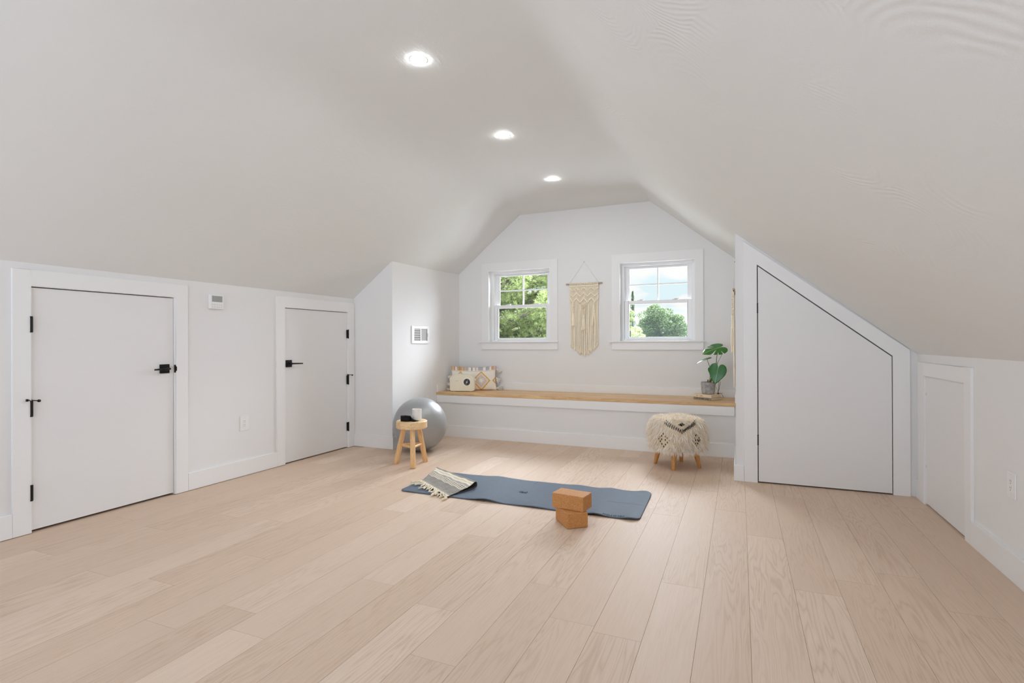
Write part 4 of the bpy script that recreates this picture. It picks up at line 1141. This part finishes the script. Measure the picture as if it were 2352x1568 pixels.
# big pine filling the left window
pt = thing('pine_tree', (-8.0, 14.8, GZ), 'large bright green pine whose branches fill the left window', 'tree', 'trees outside the windows')
MB().tube([(-8.0, 14.8, GZ), (-7.95, 14.8, 0), (-8.0, 14.8, 4), (-7.95, 14.8, 9.6)], [.34, .27, .18, .03], 12).build('trunk', M['bark'], pt, smooth=60)
brm = MB(); TV = []; TF = []
def needles(p, d, n, ln_):
    d = Vector(d).normalized(); s1 = d.orthogonal().normalized(); s2 = d.cross(s1)
    for k in range(n):
        a = nr.uniform(0, 6.28); sp = nr.uniform(.35, .95)
        o = (d*(1-.45*sp)+(s1*math.cos(a)+s2*math.sin(a))*sp).normalized(); o.z += .12
        w_ = o.orthogonal().normalized()*.0055
        if nr.rand() < .5: w_ = o.cross(w_).normalized()*.0055
        l_ = ln_*nr.uniform(.7, 1.15); n0 = len(TV)
        TV.extend([p-w_, p+o*l_*.55+w_*1.2, p+o*l_, p+o*l_*.45-w_*1.2]); TF.append((n0, n0+1, n0+2, n0+3))
z = -2.2
while z < 9.0:
    vis = -1.2 < z < 4.4
    for q in range(9 if vis else 6):
        az = nr.uniform(0, 6.283) if (q > 5 or not vis) else nr.uniform(-1.15, .75)
        lnb = max(.5, 4.1*(1-max(0, z-2)/9.5))*nr.uniform(.75, 1.1)
        front = vis and -1.2 < (az+math.pi) % (2*math.pi)-math.pi < .8
        base = Vector((-7.97, 14.8, z)); dirh = Vector((math.cos(az), math.sin(az), 0)); rise = nr.uniform(-.02, .30)
        P = [base+dirh*lnb*f_+Vector((0, 0, lnb*(rise*f_+.09*f_*f_))) for f_ in (0, .33, .66, 1)]
        brm.tube(P, [.035, .026, .015, .005], 6)
        for si in range(int((15 if front else 3)*lnb/2)):
            f_ = nr.uniform(.2, 1.); i0 = min(2, int(f_*3)); ff = f_*3-i0
            o = P[i0]+(P[i0+1]-P[i0])*ff
            sd = (dirh*nr.uniform(.4, 1.)+Vector((-dirh.y, dirh.x, 0))*nr.choice([-1, 1])*nr.uniform(.4, 1.)+Vector((0, 0, nr.uniform(-.1, .35)))).normalized()
            sl_ = nr.uniform(.35, .85)*(1.15-.5*f_); e = o+sd*sl_
            brm.tube([o, (o+e)/2+Vector((0, 0, .02)), e], [.008, .005, .002], 5)
            for t_ in np.arange(.2, 1.03, .085 if front else .2):
                pdir = (sd+Vector((nr.normal(0, .5), nr.normal(0, .5), nr.normal(.15, .4)))).normalized()
                b0 = o+(e-o)*float(t_); b1 = b0+pdir*nr.uniform(.03, .15)
                needles(b1, pdir, 11 if front else 6, .10 if front else .2)
    z += .30
brm.build('branches', M['bark'], pt, smooth=60)
nd = raw('needles', TV, TF, M['pine_leaf'], pt); nd['kind'] = 'stuff'

# ------------------------------------------------------------------ sky, sun, portals
wd_ = bpy.data.worlds.new('sky'); S.world = wd_; wd_.use_nodes = True; t = wd_.node_tree; N_ = t.nodes
bg = N_['Background']; tc = N_.new('ShaderNodeTexCoord'); sp3 = N_.new('ShaderNodeSeparateXYZ'); t.links.new(tc.outputs['Generated'], sp3.inputs[0])
mp = N_.new('ShaderNodeMapping'); mp.inputs['Scale'].default_value = (7, 7, 20); mp.inputs['Location'].default_value = (2.1, .4, 1.35); t.links.new(tc.outputs['Generated'], mp.inputs[0])
nz = N_.new('ShaderNodeTexNoise'); nz.inputs['Scale'].default_value = 1.35; nz.inputs['Detail'].default_value = 5; nz.inputs['Roughness'].default_value = .5; t.links.new(mp.outputs[0], nz.inputs['Vector'])
cr = N_.new('ShaderNodeValToRGB'); cr.color_ramp.elements[0].position = .38; cr.color_ramp.elements[0].color = (.76,.90,.95,1); cr.color_ramp.elements[1].position = .47; cr.color_ramp.elements[1].color = (.99,.965,.955,1)
t.links.new(nz.outputs[0], cr.inputs[0])
mr = N_.new('ShaderNodeValToRGB'); e = mr.color_ramp.elements
SKY = [(0, .30), (.495, .40), (.503, 1.34), (.575, 1.4), (.66, 28), (.85, 40), (1, 40)]
while len(e) < len(SKY): e.new(.5)
for el, (p_, v_) in zip(e, SKY): el.position = p_; el.color = (v_/40, v_/40, v_/40, 1)
m1 = N_.new('ShaderNodeMath'); m1.operation = 'MULTIPLY_ADD'; m1.inputs[1].default_value = .5; m1.inputs[2].default_value = .5; t.links.new(sp3.outputs[2], m1.inputs[0]); t.links.new(m1.outputs[0], mr.inputs[0])
m2 = N_.new('ShaderNodeMath'); m2.operation = 'MULTIPLY'; m2.inputs[1].default_value = 40; t.links.new(mr.outputs[0], m2.inputs[0])
NEAR = 3.25                     # bright sky behind the photographer; glow below the horizon added to light the ceiling
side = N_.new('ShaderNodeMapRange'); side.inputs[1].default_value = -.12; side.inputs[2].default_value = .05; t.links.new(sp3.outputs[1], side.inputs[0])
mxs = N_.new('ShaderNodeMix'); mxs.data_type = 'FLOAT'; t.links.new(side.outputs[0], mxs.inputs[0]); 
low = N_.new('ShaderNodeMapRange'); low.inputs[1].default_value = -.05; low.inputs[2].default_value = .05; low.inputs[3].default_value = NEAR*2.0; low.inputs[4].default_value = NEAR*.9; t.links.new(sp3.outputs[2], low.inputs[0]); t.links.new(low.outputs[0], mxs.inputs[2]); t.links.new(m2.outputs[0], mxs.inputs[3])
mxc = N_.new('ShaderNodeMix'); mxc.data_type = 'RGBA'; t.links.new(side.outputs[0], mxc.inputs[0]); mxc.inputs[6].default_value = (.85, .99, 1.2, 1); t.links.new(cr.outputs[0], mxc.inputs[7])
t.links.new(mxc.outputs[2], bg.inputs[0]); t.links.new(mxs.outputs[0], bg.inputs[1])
sun = bpy.data.lights.new('sun', 'SUN'); sun.energy = 35; sun.angle = R(92); sun.color = (.89, .98, 1.2)   # broad glow of a thinly veiled sun beyond the gable
so = bpy.data.objects.new('sun', sun); COL.objects.link(so)
sd = Vector((-.08, -.74, -.66)).normalized(); so.rotation_euler = sd.to_track_quat('-Z', 'Y').to_euler()
def portal(x0, x1, z0, z1, y, toward):
    l = bpy.data.lights.new('portal', 'AREA'); l.shape = 'RECTANGLE'; l.size = x1-x0; l.size_y = z1-z0; l.cycles.is_portal = True
    o = bpy.data.objects.new('portal', l); COL.objects.link(o); o.location = ((x0+x1)/2, y, (z0+z1)/2); o.rotation_euler = (R(90)*toward, 0, 0)
for x0, x1 in WX: portal(x0, x1, WZ0, WZ1, YB+.215, -1)
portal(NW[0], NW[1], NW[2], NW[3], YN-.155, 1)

# ------------------------------------------------------------------ camera
cam = bpy.data.cameras.new('camera'); co = bpy.data.objects.new('camera', cam); COL.objects.link(co); S.camera = co
F_, YAW, PIT, ROL = 1217.95, .4054, .0020, -.0036
cam.sensor_width = 36; cam.sensor_fit = 'HORIZONTAL'; cam.lens = 36*F_/2352; cam.clip_start = .05; cam.clip_end = 600
fw = Vector((-math.sin(YAW), math.cos(YAW), 0)); rt = Vector((math.cos(YAW), math.sin(YAW), 0)); up = Vector((0, 0, 1))
fw2 = fw*math.cos(PIT)+up*math.sin(PIT); up2 = up*math.cos(PIT)-fw*math.sin(PIT)
rt3 = rt*math.cos(ROL)+up2*math.sin(ROL); up3 = up2*math.cos(ROL)-rt*math.sin(ROL)
mw = Matrix((rt3, up3, -fw2)).transposed().to_4x4(); mw.translation = Vector((0, 0, 1.26)); co.matrix_world = mw

S.view_settings.view_transform = 'Standard'; S.view_settings.look = 'None'; S.view_settings.gamma = 1; S.view_settings.use_curve_mapping = False
S.view_settings.exposure = -0.36
S.cycles.max_bounces = 14; S.cycles.diffuse_bounces = 8; S.cycles.glossy_bounces = 4; S.cycles.transparent_max_bounces = 16
S.cycles.sample_clamp_indirect = 6; S.cycles.caustics_reflective = False; S.cycles.caustics_refractive = False
